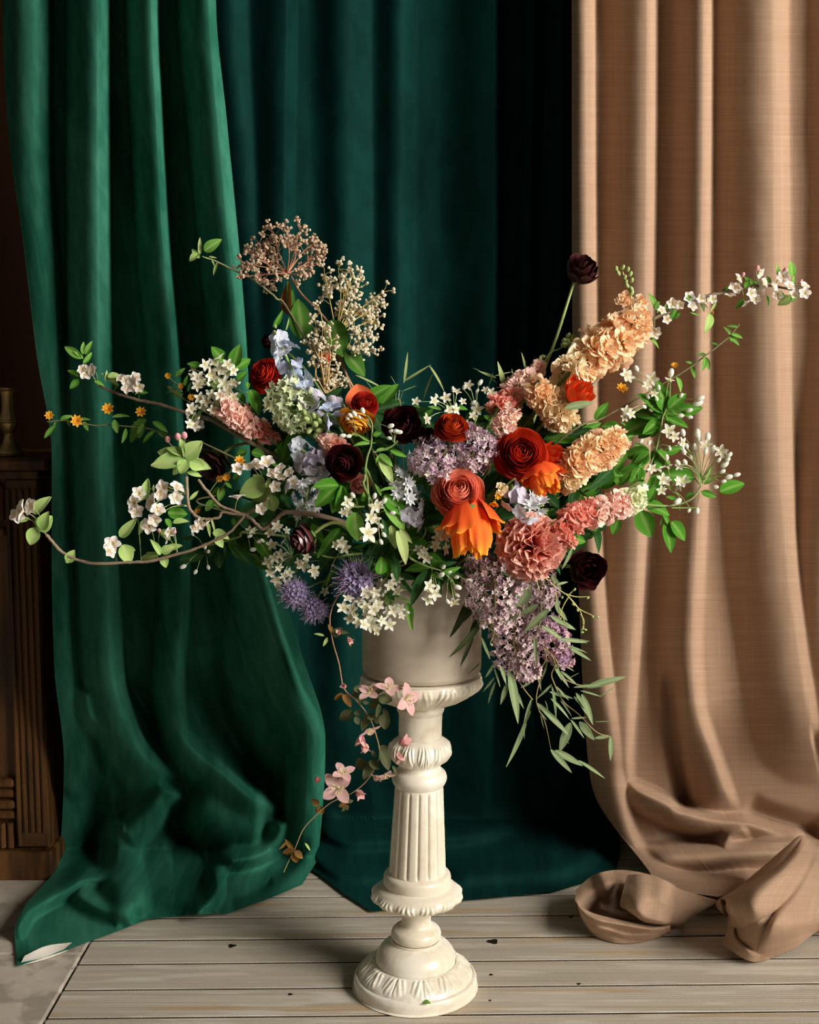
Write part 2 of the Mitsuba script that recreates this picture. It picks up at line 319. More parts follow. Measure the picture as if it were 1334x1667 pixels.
t = thing('velvet_curtain', 'dark teal velvet curtain hanging behind the flowers, between the emerald and the tan curtains', 'curtain')
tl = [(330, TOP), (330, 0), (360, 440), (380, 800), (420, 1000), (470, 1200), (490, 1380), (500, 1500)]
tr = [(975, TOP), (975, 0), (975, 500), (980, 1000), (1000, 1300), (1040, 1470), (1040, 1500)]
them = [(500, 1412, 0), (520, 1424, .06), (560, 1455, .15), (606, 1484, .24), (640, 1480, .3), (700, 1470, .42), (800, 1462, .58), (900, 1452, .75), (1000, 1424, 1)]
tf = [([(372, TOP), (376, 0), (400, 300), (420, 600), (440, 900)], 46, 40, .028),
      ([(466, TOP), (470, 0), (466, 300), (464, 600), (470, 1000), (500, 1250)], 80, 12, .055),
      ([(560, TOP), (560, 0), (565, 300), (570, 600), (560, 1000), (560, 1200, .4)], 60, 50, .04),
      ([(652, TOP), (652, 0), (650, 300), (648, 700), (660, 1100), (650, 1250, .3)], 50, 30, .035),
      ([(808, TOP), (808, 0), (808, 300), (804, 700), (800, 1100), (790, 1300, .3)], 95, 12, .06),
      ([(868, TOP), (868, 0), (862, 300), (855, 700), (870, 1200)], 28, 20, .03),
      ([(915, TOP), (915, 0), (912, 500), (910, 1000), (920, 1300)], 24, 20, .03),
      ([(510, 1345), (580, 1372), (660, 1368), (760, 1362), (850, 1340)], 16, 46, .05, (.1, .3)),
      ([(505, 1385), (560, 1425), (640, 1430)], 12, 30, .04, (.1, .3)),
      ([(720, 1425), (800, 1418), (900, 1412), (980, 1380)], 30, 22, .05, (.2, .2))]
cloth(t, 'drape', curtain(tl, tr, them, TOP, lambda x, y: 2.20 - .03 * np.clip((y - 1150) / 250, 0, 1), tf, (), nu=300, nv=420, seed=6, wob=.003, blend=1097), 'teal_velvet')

n_ = thing('linen_curtain', 'tan linen curtain with tall pleats, its surplus cloth heaped on the floorboards', 'curtain')
nl = [(931, TOP), (931, 0), (932, 500), (938, 800), (946, 1050), (957, 1230), (966, 1290), (984, 1345), (1018, 1405), (1064, 1436), (1100, 1450)]
nr = [(1440, TOP), (1440, 0), (1440, 1000), (1440, 1500)]
nhem = [(1064, 1438, 0), (1110, 1452, .10), (1170, 1460, .25), (1240, 1440, .40), (1320, 1430, .62), (1440, 1430, 1)]
nf = [([(952, TOP), (953, 0), (955, 400), (958, 700), (974, 1000), (996, 1200), (1006, 1290), (1026, 1362), (1056, 1406), (1100, 1432), (1160, 1444), (1230, 1430)], 36, 17, .085, (0, .1), 0),
      ([(1056, TOP), (1056, 0), (1054, 300), (1050, 600), (1042, 850), (1030, 1060), (1020, 1200), (1018, 1280)], 84, 17, .080, (0, .08), .75),
      ([(1146, TOP), (1147, 0), (1146, 250), (1143, 500), (1140, 800), (1128, 1050), (1134, 1150), (1160, 1230), (1192, 1320)], 62, 17, .082, (0, .05), .75),
      ([(1256, TOP), (1258, 0), (1260, 300), (1264, 600), (1270, 760), (1280, 900), (1298, 1050), (1320, 1180)], 100, 28, .088, (0, 0), .55),
      ([(1400, TOP), (1400, 0), (1400, 500), (1370, 760), (1350, 900), (1370, 1200)], 88, 40, .085, (0, 0), .9),
      ([(1008, 1262), (1034, 1282), (1075, 1301), (1118, 1323), (1170, 1335), (1205, 1337), (1262, 1350), (1310, 1364)], 34, 9, .10, (.3, .05), 0),
      ([(1030, 1376), (1070, 1385), (1120, 1384), (1200, 1378), (1262, 1374), (1310, 1372)], 34, 10, .125, (.35, .05), 0),
      ([(1225, 1352), (1190, 1362), (1170, 1380)], 10, 18, .12, (.2, .2), 1),
      ]
nd = [([(1095, 1080), (1100, 1200), (1116, 1316)], 24, 22, .05, (.3, .02)), ([(1215, 1312), (1280, 1340), (1340, 1352)], 22, 30, .05, (.1, .1)), ([(1070, 1352), (1130, 1362), (1180, 1358)], 14, 14, .03, (.3, .3))]
cloth(n_, 'drape', curtain(nl, nr, nhem, TOP, lambda x, y: 2.06 - .04 * np.clip((y - 1250) / 150, 0, 1), nf, nd, nu=330, nv=520, seed=9, wob=.003, blend=1118), 'tan_linen')
def heap(rows, folds, dips=(), nu=90, nv=110, seed=2, wob=.004):
    """A piece of cloth lying on the floor, from lines of (px, py, height above the floor)."""
    a = np.stack([spline(r, nu) for r in rows]); a = np.stack([spline(a[:, k], nv) for k in range(nu)], 1)
    PX, PY, h = a[..., 0], a[..., 1], np.maximum(a[..., 2], 0.002)
    D = 0 * PX
    if folds: D = sum(np.maximum(fold(PX, PY, *x), 0) ** 5 for x in folds) ** 0.2
    for x in dips: D = D - fold(PX, PY, *x)
    D = D + wob * 2 * (meshkit.fbm(np.stack([PX / 45, PY / 35, 0 * PX + seed], -1), 3, seed) - .5)
    b = (PY - CY) / FPX; s = (ST + b * CT) / (CT - b * ST)         # rays: z = CAM_H - s * d
    d = np.minimum((CAM_H - h) / s - D, (CAM_H - .002) / s)
    V = at(PX, PY, d)
    uv = np.stack(np.meshgrid(np.linspace(0, .3, nu), np.linspace(0, .3, nv)), -1).reshape(-1, 2)
    return V.reshape(-1, 3), grid_faces(nv, nu), uv
# left roll of the heap: a turned-back fold, a flap over it and the hem in front
cloth(n_, 'floor_fold', heap([[(1100, 1440, .06), (1060, 1424, .075), (1010, 1416, .075), (968, 1424, .065), (938, 1448, .05)],
                              [(1100, 1460, .05), (1050, 1445, .07), (1005, 1438, .07), (966, 1450, .055), (937, 1470, .045)],
                              [(1095, 1480, .02), (1050, 1475, .02), (1008, 1470, .018), (970, 1478, .022), (944, 1492, .030)],
                              [(1090, 1495, .01), (1050, 1498, .01), (1010, 1494, .01), (975, 1494, .015), (950, 1500, .018)]], [([(978, 1420), (990, 1450), (1004, 1480)], 20, 22, .018, (0, .2), 1)], nu=70, nv=70, seed=4, wob=.007), 'tan_linen')
cloth(n_, 'floor_fold', heap([[(936, 1458, .045), (944, 1474, .052), (968, 1487, .050), (1005, 1496, .045), (1062, 1508, .036), (1092, 1506, .03)],
                              [(937, 1466, .045), (948, 1484, .055), (970, 1496, .055), (1005, 1504, .048), (1060, 1513, .038), (1092, 1510, .03)],
                              [(942, 1484, .026), (955, 1503, .030), (975, 1512, .030), (1008, 1516, .026), (1058, 1521, .02), (1092, 1515, .016)],
                              [(948, 1500, .001), (966, 1521, .001), (985, 1531, .001), (1020, 1536, .001), (1060, 1530, .001), (1094, 1518, .001)]], [([(958, 1509), (990, 1514), (1030, 1523), (1076, 1522)], 9, 6, .010, (.3, .3), 1)], nu=90, nv=60, seed=5, wob=.006), 'tan_linen')
cloth(n_, 'floor_fold', heap([[(1022, 1424, .09), (1050, 1424, .10), (1084, 1434, .085), (1110, 1448, .06), (1170, 1466, .045)],
                              [(1014, 1452, .08), (1046, 1450, .095), (1082, 1456, .08), (1104, 1466, .05), (1160, 1474, .035)],
                              [(1010, 1474, .06), (1042, 1480, .075), (1080, 1480, .06), (1104, 1484, .04), (1130, 1490, .022)],
                              [(1020, 1482, .045), (1046, 1496, .055), (1076, 1500, .045), (1096, 1500, .032), (1116, 1503, .012)],
                              [(1026, 1486, .030), (1050, 1503, .032), (1074, 1506, .022), (1094, 1508, .014), (1112, 1510, .001)]], [([(1084, 1420), (1086, 1465), (1076, 1510)], 30, 16, .020, (.05, .05), 1)], nu=90, nv=80, seed=6, wob=.006), 'tan_linen')
# right roll, in front
cloth(n_, 'floor_fold', heap([[(1285, 1374, .12), (1305, 1360, .13), (1330, 1372, .12), (1380, 1380, .12), (1430, 1390, .12)],
                              [(1205, 1442, .07), (1262, 1415, .13), (1320, 1408, .12), (1380, 1420, .10), (1430, 1440, .10)],
                              [(1166, 1470, .045), (1225, 1462, .12), (1290, 1462, .10), (1360, 1470, .08), (1430, 1490, .07)],
                              [(1186, 1500, .03), (1230, 1505, .09), (1290, 1510, .07), (1350, 1500, .05), (1420, 1510, .03)],
                              [(1176, 1538, .002), (1228, 1566, .002), (1290, 1545, .002), (1345, 1512, .002), (1410, 1530, .002)]],
                             [([(1168, 1470), (1212, 1453), (1268, 1425), (1316, 1370)], 50, 12, .040, (.05, .1), 0), ([(1190, 1480), (1190, 1515), (1236, 1562)], 50, 8, .022, (.1, .2), 0), ([(1338, 1385), (1308, 1446), (1270, 1498), (1244, 1555)], 14, 64, .034, (.1, .3), 0), ([(1310, 1540), (1350, 1470), (1400, 1430)], 26, 30, .02, (.2, .2))],
                             [([(1180, 1462), (1182, 1480), (1190, 1496)], 9, 7, .045, (.2, .3))], nu=150, nv=150, seed=8), 'tan_linen')
# pale lining that shows at the emerald hem
cloth(g, 'lining', heap([[(40, 1556, .018), (75, 1540, .026), (118, 1534, .02)], [(34, 1567, .006), (66, 1556, .012), (104, 1546, .006)], [(30, 1572, .001), (70, 1563, .001), (112, 1547, .001)]], [], nu=24, nv=8, wob=.001), 'lining', label='pale lining turned out at the hem')
cloth(g, 'lining', heap([[(322, 1478, .012), (336, 1470, .02), (350, 1484, .012)], [(322, 1488, .004), (338, 1486, .005), (358, 1489, .003)]], [], nu=16, nv=6, wob=.001), 'lining')

# ---------------------------------------------------------------- cabinet and candlestick
cb = thing('wooden_cabinet', 'dark carved wooden cabinet at the left edge, partly hidden by the emerald curtain', 'cabinet')
CD = 2.09
xr = at(66, 900, CD)[0]; zt = at(40, 745, CD)[2]; zb = at(40, 768, CD)[2]
def cbox(x0, x1, dy0, dy1, z0, z1, ch=.003): return mikit.ply(box(x0, x1, CD + dy0, CD + dy1, z0, z1, ch), 'dark_wood')
x_l = -1.0
part(cb, 'body', cbox(x_l, xr - .004, .012, .30, 0, zb))
xt = at(79, 755, CD - .02)[0]
part(cb, 'top', cbox(x_l, xt, -.03, .31, zb + .004, zt, .005))
part(cb, 'moulding', cbox(x_l, xr + .006, -.012, .30, zb - .012, zb + .004))
xp = xr - .058
part(cb, 'pilaster', cbox(xp, xr, -.004, .02, .06, zb - .012))
for k in range(5): part(cb, 'reed', mikit.ply(tube([[xp + .006 + .0115 * k, CD - .006, .09], [xp + .006 + .0115 * k, CD - .006, zb - .03]], .0045, 8)[:2], 'dark_wood', smooth=30))
part(cb, 'plinth', cbox(x_l, xr + .006, -.012, .30, 0, .055))
z1, z2 = at(20, 870, CD)[2], at(20, 1290, CD)[2]
part(cb, 'frieze_panel', cbox(x_l, xp - .006, -.002, .02, z1 + .02, zb - .02, .006))
part(cb, 'rail', cbox(x_l, xp - .002, -.008, .02, z1 - .004, z1 + .012, .004))
part(cb, 'door', cbox(x_l, xp - .006, -.001, .02, z2 + .03, z1 - .012, .012))
for k in range(4): part(cb, 'rail', cbox(x_l, xp - .002, -.004 - .004 * (k % 2), .02, z2 - .05 + .02 * k, z2 - .034 + .02 * k, .004))
for k in range(7): part(cb, 'reed', mikit.ply(tube([[xp - .012 - .014 * k, CD - .002, .06], [xp - .012 - .014 * k, CD - .002, z2 - .056]], .0055, 8)[:2], 'dark_wood', smooth=30))
st = thing('brass_candlestick', 'worn brass candlestick on top of the dark cabinet at the left edge', 'candlestick')
CXp, CDp = at(16, 740, CD + .04), CD + .04
px_m = CDp / FPX / .995
prof = [(0, 742), (19, 742), (22, 738), (21, 733), (12, 722), (8.5, 712), (8, 706), (12, 698), (15, 690), (15.5, 684), (13, 677), (10.5, 668), (10, 655), (11.5, 640), (16, 633.5), (16, 631.5), (11, 632), (9, 640), (8, 660), (0, 662)]
zz = lambda py: zt + (742 - py) * px_m
pp = spline([(r * px_m, zz(y)) for r, y in prof], 100); pp[:, 0] = np.maximum(pp[:, 0], 1e-5)
v, f = lathe(pp, 48); v += [CXp[0], CDp, 0]
scene[st + '__body'] = mikit.ply((v, f), 'brass', smooth=40)
part(st, 'collar', mikit.ply((lambda q: (q[0] + [CXp[0], CDp, 0], q[1]))(lathe([(15.5 * px_m, zz(688)), (17 * px_m, zz(686.5)), (17 * px_m, zz(684.5)), (15.5 * px_m, zz(683))], 48)), 'brass', smooth=30))

# ---------------------------------------------------------------- pedestal and pot
PD = 1.70
def zpx(py): return float(at(676, py, PD)[2])
def rpx(h, py): return h / FPX * PD / (CT - (py - CY) / FPX * ST)
def prof_of(rows, n, smooth=True):
    p = np.array([(rpx(r, y), zpx(y)) for r, y in rows])
    if smooth: p = spline(p, n)
    else: p = np.stack([np.interp(np.linspace(0, len(p) - 1, n), np.arange(len(p)), p[:, i]) for i in (0, 1)], 1)
    p[:, 0] = np.maximum(p[:, 0], 1e-4); return p
X0 = float(at(676, 1600, PD)[0])
pd = thing('marble_pedestal', 'cream marble pedestal with a fluted shaft and carved rings, standing on the floorboards', 'pedestal')
def stone_part(name, rows, n, nphi=192, relief=None, smooth=True, parent=None, up=False):
    v, f = lathe(prof_of(rows, n, smooth), nphi, relief, up)
    v = v + [X0, PD, 0]; v[:, 0] += 0.019 * v[:, 2]; v[:, 2] = np.maximum(v[:, 2], 0.0005)
    return part(parent or pd, name, mikit.ply((v, f), 'marble', smooth=50))
def lobes(n, lo, hi, amp, skip=None):
    """Carved leaves round a ring between two heights (pixel rows): raised lobes with veins."""
    z0, z1 = zpx(lo), zpx(hi)
    def fn(ph, R, Z):
        w = np.clip((Z - min(z0, z1)) / abs(z1 - z0), 0, 1); env = np.clip(w * 8, 0, 1) * np.clip((1 - w) * 5, 0, 1)
        a = (ph * n / (2 * np.pi)) % 1.0 - .5; a2 = (ph * n / (2 * np.pi) + .5) % 1.0 - .5
        lobe = np.sqrt(np.clip(1 - (2.05 * a) ** 2 - np.clip((.5 - w) / .46, 0, 1) ** 2, 0, 1))
        low = .55 * np.sqrt(np.clip(1 - (2.3 * a2) ** 2 - np.clip((.3 - w) / .28, 0, 1) ** 2, 0, 1))
        vein = np.exp(-(a / .035) ** 2) * .35 + .16 * np.cos(a * 2 * np.pi * 5 + 8 * w * np.sign(a)) * (np.abs(a) > .07)
        out = amp * env * (np.maximum(lobe * (1.05 - vein), low) - .45)
        return out * (1 if skip is None else skip(ph))
    return fn
zb0 = 1604
stone_part('base', [(2, zb0), (94, zb0), (99, 1601), (100, 1596), (100, 1590), (98, 1585), (94, 1583)], 60, smooth=True)
stone_part('carved_band', [(94, 1584), (92, 1581), (88, 1577), (80, 1572), (72, 1566), (66, 1562)], 60, 384, lobes(11, 1583.5, 1562.5, .0060), up=True)
stone_part('dome', [(65, 1565), (65, 1559), (63, 1550), (57, 1541), (48, 1534), (41, 1530.5), (40.5, 1528), (38, 1527)], 60)
stone_part('knop', [(36, 1528), (40, 1523), (40.5, 1517), (37.5, 1511), (30, 1507), (25, 1503), (23.5, 1496), (24.5, 1487), (30, 1480)], 60)
stone_part('carved_flange', [(26, 1482), (36, 1477), (43, 1472), (52, 1468), (64, 1462.5), (70, 1458), (71, 1453), (69, 1448), (64, 1443), (57, 1439.5), (53, 1437)], 90, 384, lobes(12, 1478, 1446, .0062))
stone_part('ring', [(50, 1440), (54, 1437), (55, 1431), (54.5, 1424), (52, 1420), (46, 1417)], 40)
NF = 16
def flutes(ph, R, Z):
    s = np.abs(np.sin(ph * NF / 2)); return -R * .085 * (1 - s) ** 2.6 * np.clip((Z - zpx(1418)) / .006, 0, 1) * np.clip((zpx(1279) - Z) / .006, 0, 1)
stone_part('shaft', [(46.5, 1420), (46.4, 1412), (40, 1285), (39, 1276)], 80, NF * 20, flutes, smooth=False)
stone_part('cap_ring', [(37, 1280), (41, 1276), (44.5, 1269), (45, 1263), (42, 1256), (36, 1251), (34, 1246), (34.5, 1242)], 60)
stone_part('carved_ring', [(33, 1244), (37, 1242), (43, 1236), (48, 1227), (48.5, 1219), (45, 1209), (39, 1202), (35.5, 1199)], 90, 384, lobes(11, 1243, 1202, .0055))
stone_part('neck', [(34.5, 1202), (35, 1198), (35.4, 1165), (36, 1160), (38, 1156), (38.5, 1151), (36.5, 1148), (38, 1145)], 60)
def chip(ph): return 1 - .85 * np.exp(-((((ph + math.pi / 2 + .35) + math.pi) % (2 * math.pi) - math.pi) / .55) ** 4)
stone_part('collar', [(36, 1148), (48, 1144), (62, 1138), (80, 1126), (92, 1116), (95.5, 1108), (96, 1100), (94, 1097), (60, 1097), (5, 1097)], 110, 384, lobes(14, 1143, 1099, .0080, chip))
pt = thing('plant_pot', 'cream glazed round pot full of flowers, standing on the marble pedestal', 'pot')
PX0 = X0 + .019 * .5
rows = [(2, 1096.6), (84, 1096.6), (92, 1094), (96, 1088), (97, 1078), (97, 1000), (97.5, 950), (98, 936), (98, 930), (95, 929), (92, 932), (91, 940), (91, 1070), (88, 1082), (2, 1083)]
pp = np.array([(rpx(r, y), zpx(y)) for r, y in rows]); pq = [pp[0]]
for a, b in zip(pp[:-1], pp[1:]): pq += [a + (b - a) * s for s in np.linspace(0, 1, 7)[1:]]
v, f = lathe(np.array(pq), 160); v = v + [PX0, PD, 0]
scene[pt + '__body'] = mikit.ply((v, f), 'pot_glaze', smooth=40)
v, f = lathe([(rpx(91.3, 1000), zpx(975)), (1e-4, zpx(973))], 64); v = v + [PX0, PD, 0]
part(pt, 'soil', mikit.ply((v, f), 'hole'))
POT = np.array([PX0, PD, zpx(960)])

# ================================================================ flowers: builders
R = np.random.default_rng(7)
def D(px, py, off=0.0):
    """How far the front of the arrangement stands from the camera at a pixel: a rounded mass in front of and above the pot."""
    return 1.70 - 0.16 * math.sqrt(max(0.0, 1 - ((px - 690) / 430) ** 2 - ((py - 800) / 210) ** 2)) + off
def vec(r, c, u): return np.array([r, -c, u], float)      # right, towards the viewer's side, up
def jit(c, k=0.08): return np.asarray(c, float) * (1 + R.uniform(-k, k)) * (1 + R.uniform(-k, k, 3) * .4)
def arc_petal(Rr, phi, rb, rt, zb, zt, dphi, c0, c1, nu=6, nv=7, rnd=.25, bulge=.1, curl=0., ruf=0., fr=2., edge=None, point=0., a=.8):
    """A petal wrapped round the flower's axis."""
    s = np.linspace(0, 1, nu)[:, None]; t = np.linspace(-1, 1, nv)[None, :]
    ph = R.uniform(0, 6.28); ph2 = R.uniform(0, 6.28)
    w = (.35 + .65 * np.sin(np.pi / 2 * np.clip(s * 1.5, 0, 1))) * (1 - point * s ** 2)
    se = s * (1 - rnd * t * t)
    rr = rb + (rt - rb) * se ** a + bulge * Rr * np.sin(np.pi * se) + curl * Rr * se ** 4 + ruf * Rr * np.sin(fr * np.pi * t + ph) * se ** 2
    zz = zb + (zt - zb) * se + .6 * ruf * Rr * np.sin(fr * 1.3 * np.pi * t + ph2) * se ** 2 - .5 * abs(curl) * Rr * se ** 5
    an = phi + t * dphi * w
    v = np.stack([rr * np.cos(an), rr * np.sin(an), zz + 0 * an], -1).reshape(-1, 3)
    k = (s ** 1.2 + 0 * t).reshape(-1, 1); c = np.asarray(c0) * (1 - k) + np.asarray(c1) * k
    if edge is not None:
        e = (np.clip((se - .72) / .28, 0, 1) ** 1.5 + 0.35 * np.abs(t) ** 6 * s).reshape(-1, 1); e = np.clip(e, 0, 1); c = c * (1 - e) + np.asarray(edge) * e
    return v, grid_faces(nu, nv), c
def flat_petal(L, W, c0, c1, nu=6, nv=5, cup=.15, a0=1.2, a1=1.5, pw=.8, tip=.75, ruf=0., mid=None, notch=0.):
    """A petal or leaf along +x bent from angle a0 to a1 off the axis z."""
    s = np.linspace(0, 1, nu); t = np.linspace(-1, 1, nv)
    an = a0 + (a1 - a0) * s; ds = L / (nu - 1)
    cx = np.concatenate([[0], np.cumsum(np.sin((an[1:] + an[:-1]) / 2) * ds)]); cz = np.concatenate([[0], np.cumsum(np.cos((an[1:] + an[:-1]) / 2) * ds)])
    w = W / 2 * np.sin(np.pi * np.clip(s * .97 + .015, 0, 1) ** tip) ** pw
    nx, nz = -np.cos(an), np.sin(an)
    ph = R.uniform(0, 6.28)
    off = cup * w[:, None] * (t[None, :] ** 2) + ruf * W * np.sin(3 * np.pi * t[None, :] + ph + 3 * s[:, None]) * s[:, None]
    x = cx[:, None] + off * nx[:, None] - notch * L * (1 - np.abs(t[None, :])) * (s[:, None] ** 6); z = cz[:, None] + off * nz[:, None]; y = w[:, None] * t[None, :] + 0 * x
    v = np.stack([x, y, z], -1).reshape(-1, 3)
    k = (s[:, None] + 0 * t[None, :]).reshape(-1, 1); c = np.asarray(c0) * (1 - k) + np.asarray(c1) * k
    if mid is not None:
        m = (np.exp(-(t[None, :] / .16) ** 2) * (1 - .3 * s[:, None])).reshape(-1, 1); c = c * (1 - m) + np.asarray(mid) * m
    return v, grid_faces(nu, nv), c
def rotz(a):
    m = np.eye(4); m[0, 0] = m[1, 1] = math.cos(a); m[0, 1], m[1, 0] = -math.sin(a), math.sin(a); return m
def ball(r, c, p=(0, 0, 0), sub=1, st=(1, 1, 1)):
    import trimesh
    b = trimesh.creation.icosphere(subdivisions=sub, radius=r); v = np.array(b.vertices) * st + p
    return v, np.array(b.faces), np.tile(np.asarray(c, float), (len(v), 1))
GREEN_STEM, GREEN_STEM2 = (.10, .16, .04), (.22, .30, .09)
def stem_to_pot(key, p, back, r=.0022, bend=0.3, col=GREEN_STEM, col2=GREEN_STEM2, n=14):
    """A stem from the flower's base down into the pot."""
    e = POT + np.array([R.uniform(-.05, .05), R.uniform(-.04, .05), R.uniform(-.02, 0)])
    a = p + back * np.linalg.norm(e - p) * bend
    mid = np.array([e[0] + (a[0] - e[0]) * .35, e[1] + (a[1] - e[1]) * .35, max(e[2] + .06, a[2] * .45 + e[2] * .55)])
    t = np.linspace(0, 1, n)[:, None]
    q = (1 - t) ** 3 * p + 3 * (1 - t) ** 2 * t * a + 3 * (1 - t) * t * t * mid + t ** 3 * e
    part(key, 'stem', vply(tube(q, r, 6, col2, col), 'stem'))

# ---- whole blooms of many wrapped petals
def bloom(name, label, cat, px, py, rpx, face, style, c0, c1, edge=None, off=0., d=None, group=None, sq=1.0, roll=None, n=None, stem=True, bend=.3, stem_r=.0022):
    d = D(px, py, off) if d is None else d
    p = at(px, py, d); r = size(rpx, d); z = unit(vec(*face))
    key = thing(name, label, cat, group)
    m = frame(p, z, R.uniform(0, 6.28) if roll is None else roll)
    if sq != 1.0: m[:3, :3] = m[:3, :3] @ np.diag([1, 1, sq])
    n = n or {'ranunculus': 46, 'bud': 26, 'tulip': 24, 'parrot': 11, 'carnation': 56, 'open': 12}[style]
    mat = 'waxy_petal' if np.mean(c1) < .09 else 'petal'
    for i in range(n):
        q = (i + .5) / n; phi = i * 2.399963 + R.uniform(-.15, .15)
        k0, k1 = jit(c0), jit(c1)
        if style in ('ranunculus', 'bud'):
            cl = .55 if style == 'bud' else 1
            g = arc_petal(r, phi, r * .35 * q, r * (.05 + .92 * cl ** (1 - .6 * q) * q ** .8), -r * .5, r * (.42 - .85 * q ** 2.4) + r * R.uniform(-.03, .03), 1.35 - .62 * q, k0, k1, 6, 9, .22, .07 + .06 * q, (-.05 if q < .35 else .05 * q), .010 + .022 * q, 1.6, edge)
        elif style == 'tulip':
            g = arc_petal(r, phi, r * .2 * q, r * (.14 + .74 * q) + r * R.uniform(-.05, .05), -r * .75, r * (.62 - .55 * q ** 1.5) + r * R.uniform(-.08, .08), .80 - .22 * q, k0, k1, 8, 9, .30, .16, R.uniform(-.05, .12) * q, .035, 1.5, edge, .15)
        elif style == 'parrot':
            h = np.array([1, .40 + .95 * (1 - q), .8]); o_ = float(q > .5)
            g = arc_petal(r, phi + R.uniform(-.25, .25), r * .10, r * (.34 + .16 * q + .20 * o_) + r * R.uniform(-.08, .08), -r * .95, r * (1.0 - .35 * q - .45 * o_) + r * R.uniform(-.15, .12), .72, k0 * h, k1 * h, 12, 15, .26, .26, R.uniform(.02, .16) + .22 * o_, .07, 2.8, edge, .0, .7)
        elif style == 'open':
            g = arc_petal(r, phi, r * .1, r * (.3 + .65 * q), -r * .5, r * (.5 - .5 * q) + r * R.uniform(-.06, .06), .75, k0, k1, 7, 9, .22, .12, R.uniform(.05, .22), .05, 2.2, edge)
        else:
            zq = 1 - 1.25 * q; sq_ = math.sqrt(max(0, 1 - zq * zq)); o = unit(np.array([sq_ * math.cos(phi), sq_ * math.sin(phi), zq]) + R.normal(0, .12, 3))
            ss, tt = np.linspace(0, 1, 7)[:, None], np.linspace(-1, 1, 29)[None, :]; p1_, p2_ = R.uniform(0, 6.28, 2); fr = R.uniform(1.6, 2.6)
            wv = np.sin(fr * np.pi * tt + p1_) * .16 + np.sin(2.3 * fr * np.pi * tt + p2_) * .07
            gx = tt * r * (.16 + .36 * ss) + 0 * ss; gy = wv * r * ss ** 1.3; gz = r * (.12 + (.80 + R.uniform(-.08, .08)) * ss * (1 - .12 * tt * tt) + .05 * ss ** 4 * np.sin(9 * tt + p2_))
            e_ = np.clip((ss - .7) / .3, 0, 1) ** 1.4 + 0 * tt; k_ = (ss + 0 * tt).reshape(-1, 1)
            cc_ = k0 * (1 - k_) + k1 * k_; e_ = e_.reshape(-1, 1); cc_ = cc_ * (1 - e_) + np.asarray(edge) * e_
            fm = frame((0, 0, -r * .15), o, R.uniform(0, 6.28)); g = (np.stack([gx, gy, gz], -1).reshape(-1, 3) @ fm[:3, :3].T + fm[:3, 3], grid_faces(7, 29), cc_)
        part(key, 'petal', vply(g, mat), m=m)
    for i in range(5):
        g = arc_petal(r, i * 1.2566, r * .06, r * .42, -r * .8, -r * .5, .5, (.12, .2, .05), (.2, .28, .1), 5, 5, .3, .05)
        part(key, 'sepal', vply(g, 'leaf'), m=m)
    if stem: stem_to_pot(key, p - z * r * .72 * sq, -z, r=stem_r, bend=bend)
    return key

# ---- small flowers shared by many sprays
def star(n, L, W, c0, c1, a0, a1, cup, eye, eye_r, pw=.8, ruf=0., stamens=0, st_c=(.8, .6, .2), nu=5, nv=5, notch=0., tip=.75, rows=1):
    b = MB()
    for k in range(rows):
        for i in range(n):
            g = flat_petal(L * (1 - .25 * k), W * (1 - .15 * k), jit(c0, .05), jit(c1, .05), nu, nv, cup, a0 - .45 * k, a1 - .3 * k + R.uniform(-.15, .15), pw, tip, ruf, None, notch)
            b.add(g, rotz(i * 2 * math.pi / n + R.uniform(-.12, .12) + k * math.pi / n))
    if eye_r: b.add(ball(eye_r, eye, (0, 0, eye_r * .5), 1))
    for i in range(stamens):
        a = R.uniform(0, 6.28); e = np.array([math.cos(a) * L * .3, math.sin(a) * L * .3, L * .38])
        b.add(tube([[0, 0, 0], e], L * .018, 3, st_c)); b.add(ball(L * .05, st_c, e, 0))
    return b.ply('petal')
def variants(k, fn): return [fn() for _ in range(k)]
def star_parts(n, L, W, c0, c1, a0, a1, cup, pw, tip, ruf, eye, stamens, st_c):
    b = MB(); b.add(ball(L * .11, eye, (0, 0, L * .05), 1))
    for i in range(stamens):
        a = R.uniform(0, 6.28); e = np.array([math.cos(a) * L * .3, math.sin(a) * L * .3, L * .38])
        b.add(tube([[0, 0, 0], e], L * .018, 3, st_c)); b.add(ball(L * .05, st_c, e, 0))
    ps = [vply(MB().add(flat_petal(L, W, jit(c0, .05), jit(c1, .05), 7, 7, cup, a0, a1 + R.uniform(-.15, .15), pw, tip, ruf), rotz(i * 2 * math.pi / n + R.uniform(-.12, .12))).get(), 'petal') for i in range(n)]
    return b.ply('petal'), ps
WHITE, WHITE2 = (.80, .77, .66), (.86, .84, .76)
def ruffle(n, c0, c1, ruf=.09, edge=None):
    b = MB()
    for i in range(n):
        q = (i + .6) / n; rt = q ** .6
        b.add(arc_petal(1, i * 2.4 + R.uniform(-.3, .3), rt * .25, rt * R.uniform(.85, 1.1), -.35, .55 - .65 * q + R.uniform(-.12, .12), .80, jit(c0, .05), jit(c1, .07), 6, 8, .22, .12, .12, ruf, R.uniform(1.6, 2.6), edge))
    return b.ply('petal')
choisya_flower = variants(4, lambda: star(5, 1, .52, (.74, .75, .55), WHITE2, 1.05, 1.5, .3, (.55, .6, .15), .1, .75, 0, 6, (.80, .62, .20), nu=7, tip=1.08))
apple_flower = variants(5, lambda: star(5, 1, .74, (.86, .72, .66), (.90, .87, .83), .85, 1.45, .5, (.5, .55, .2), .1, .62, .03, 9, (.80, .68, .30), nu=7, nv=7, tip=1.35))
stock_peach = variants(4, lambda: ruffle(9, (.84, .54, .28), jit((.92, .70, .48), .06)))
stock_cream = variants(4, lambda: ruffle(9, (.82, .64, .36), jit((.92, .80, .60), .06)))
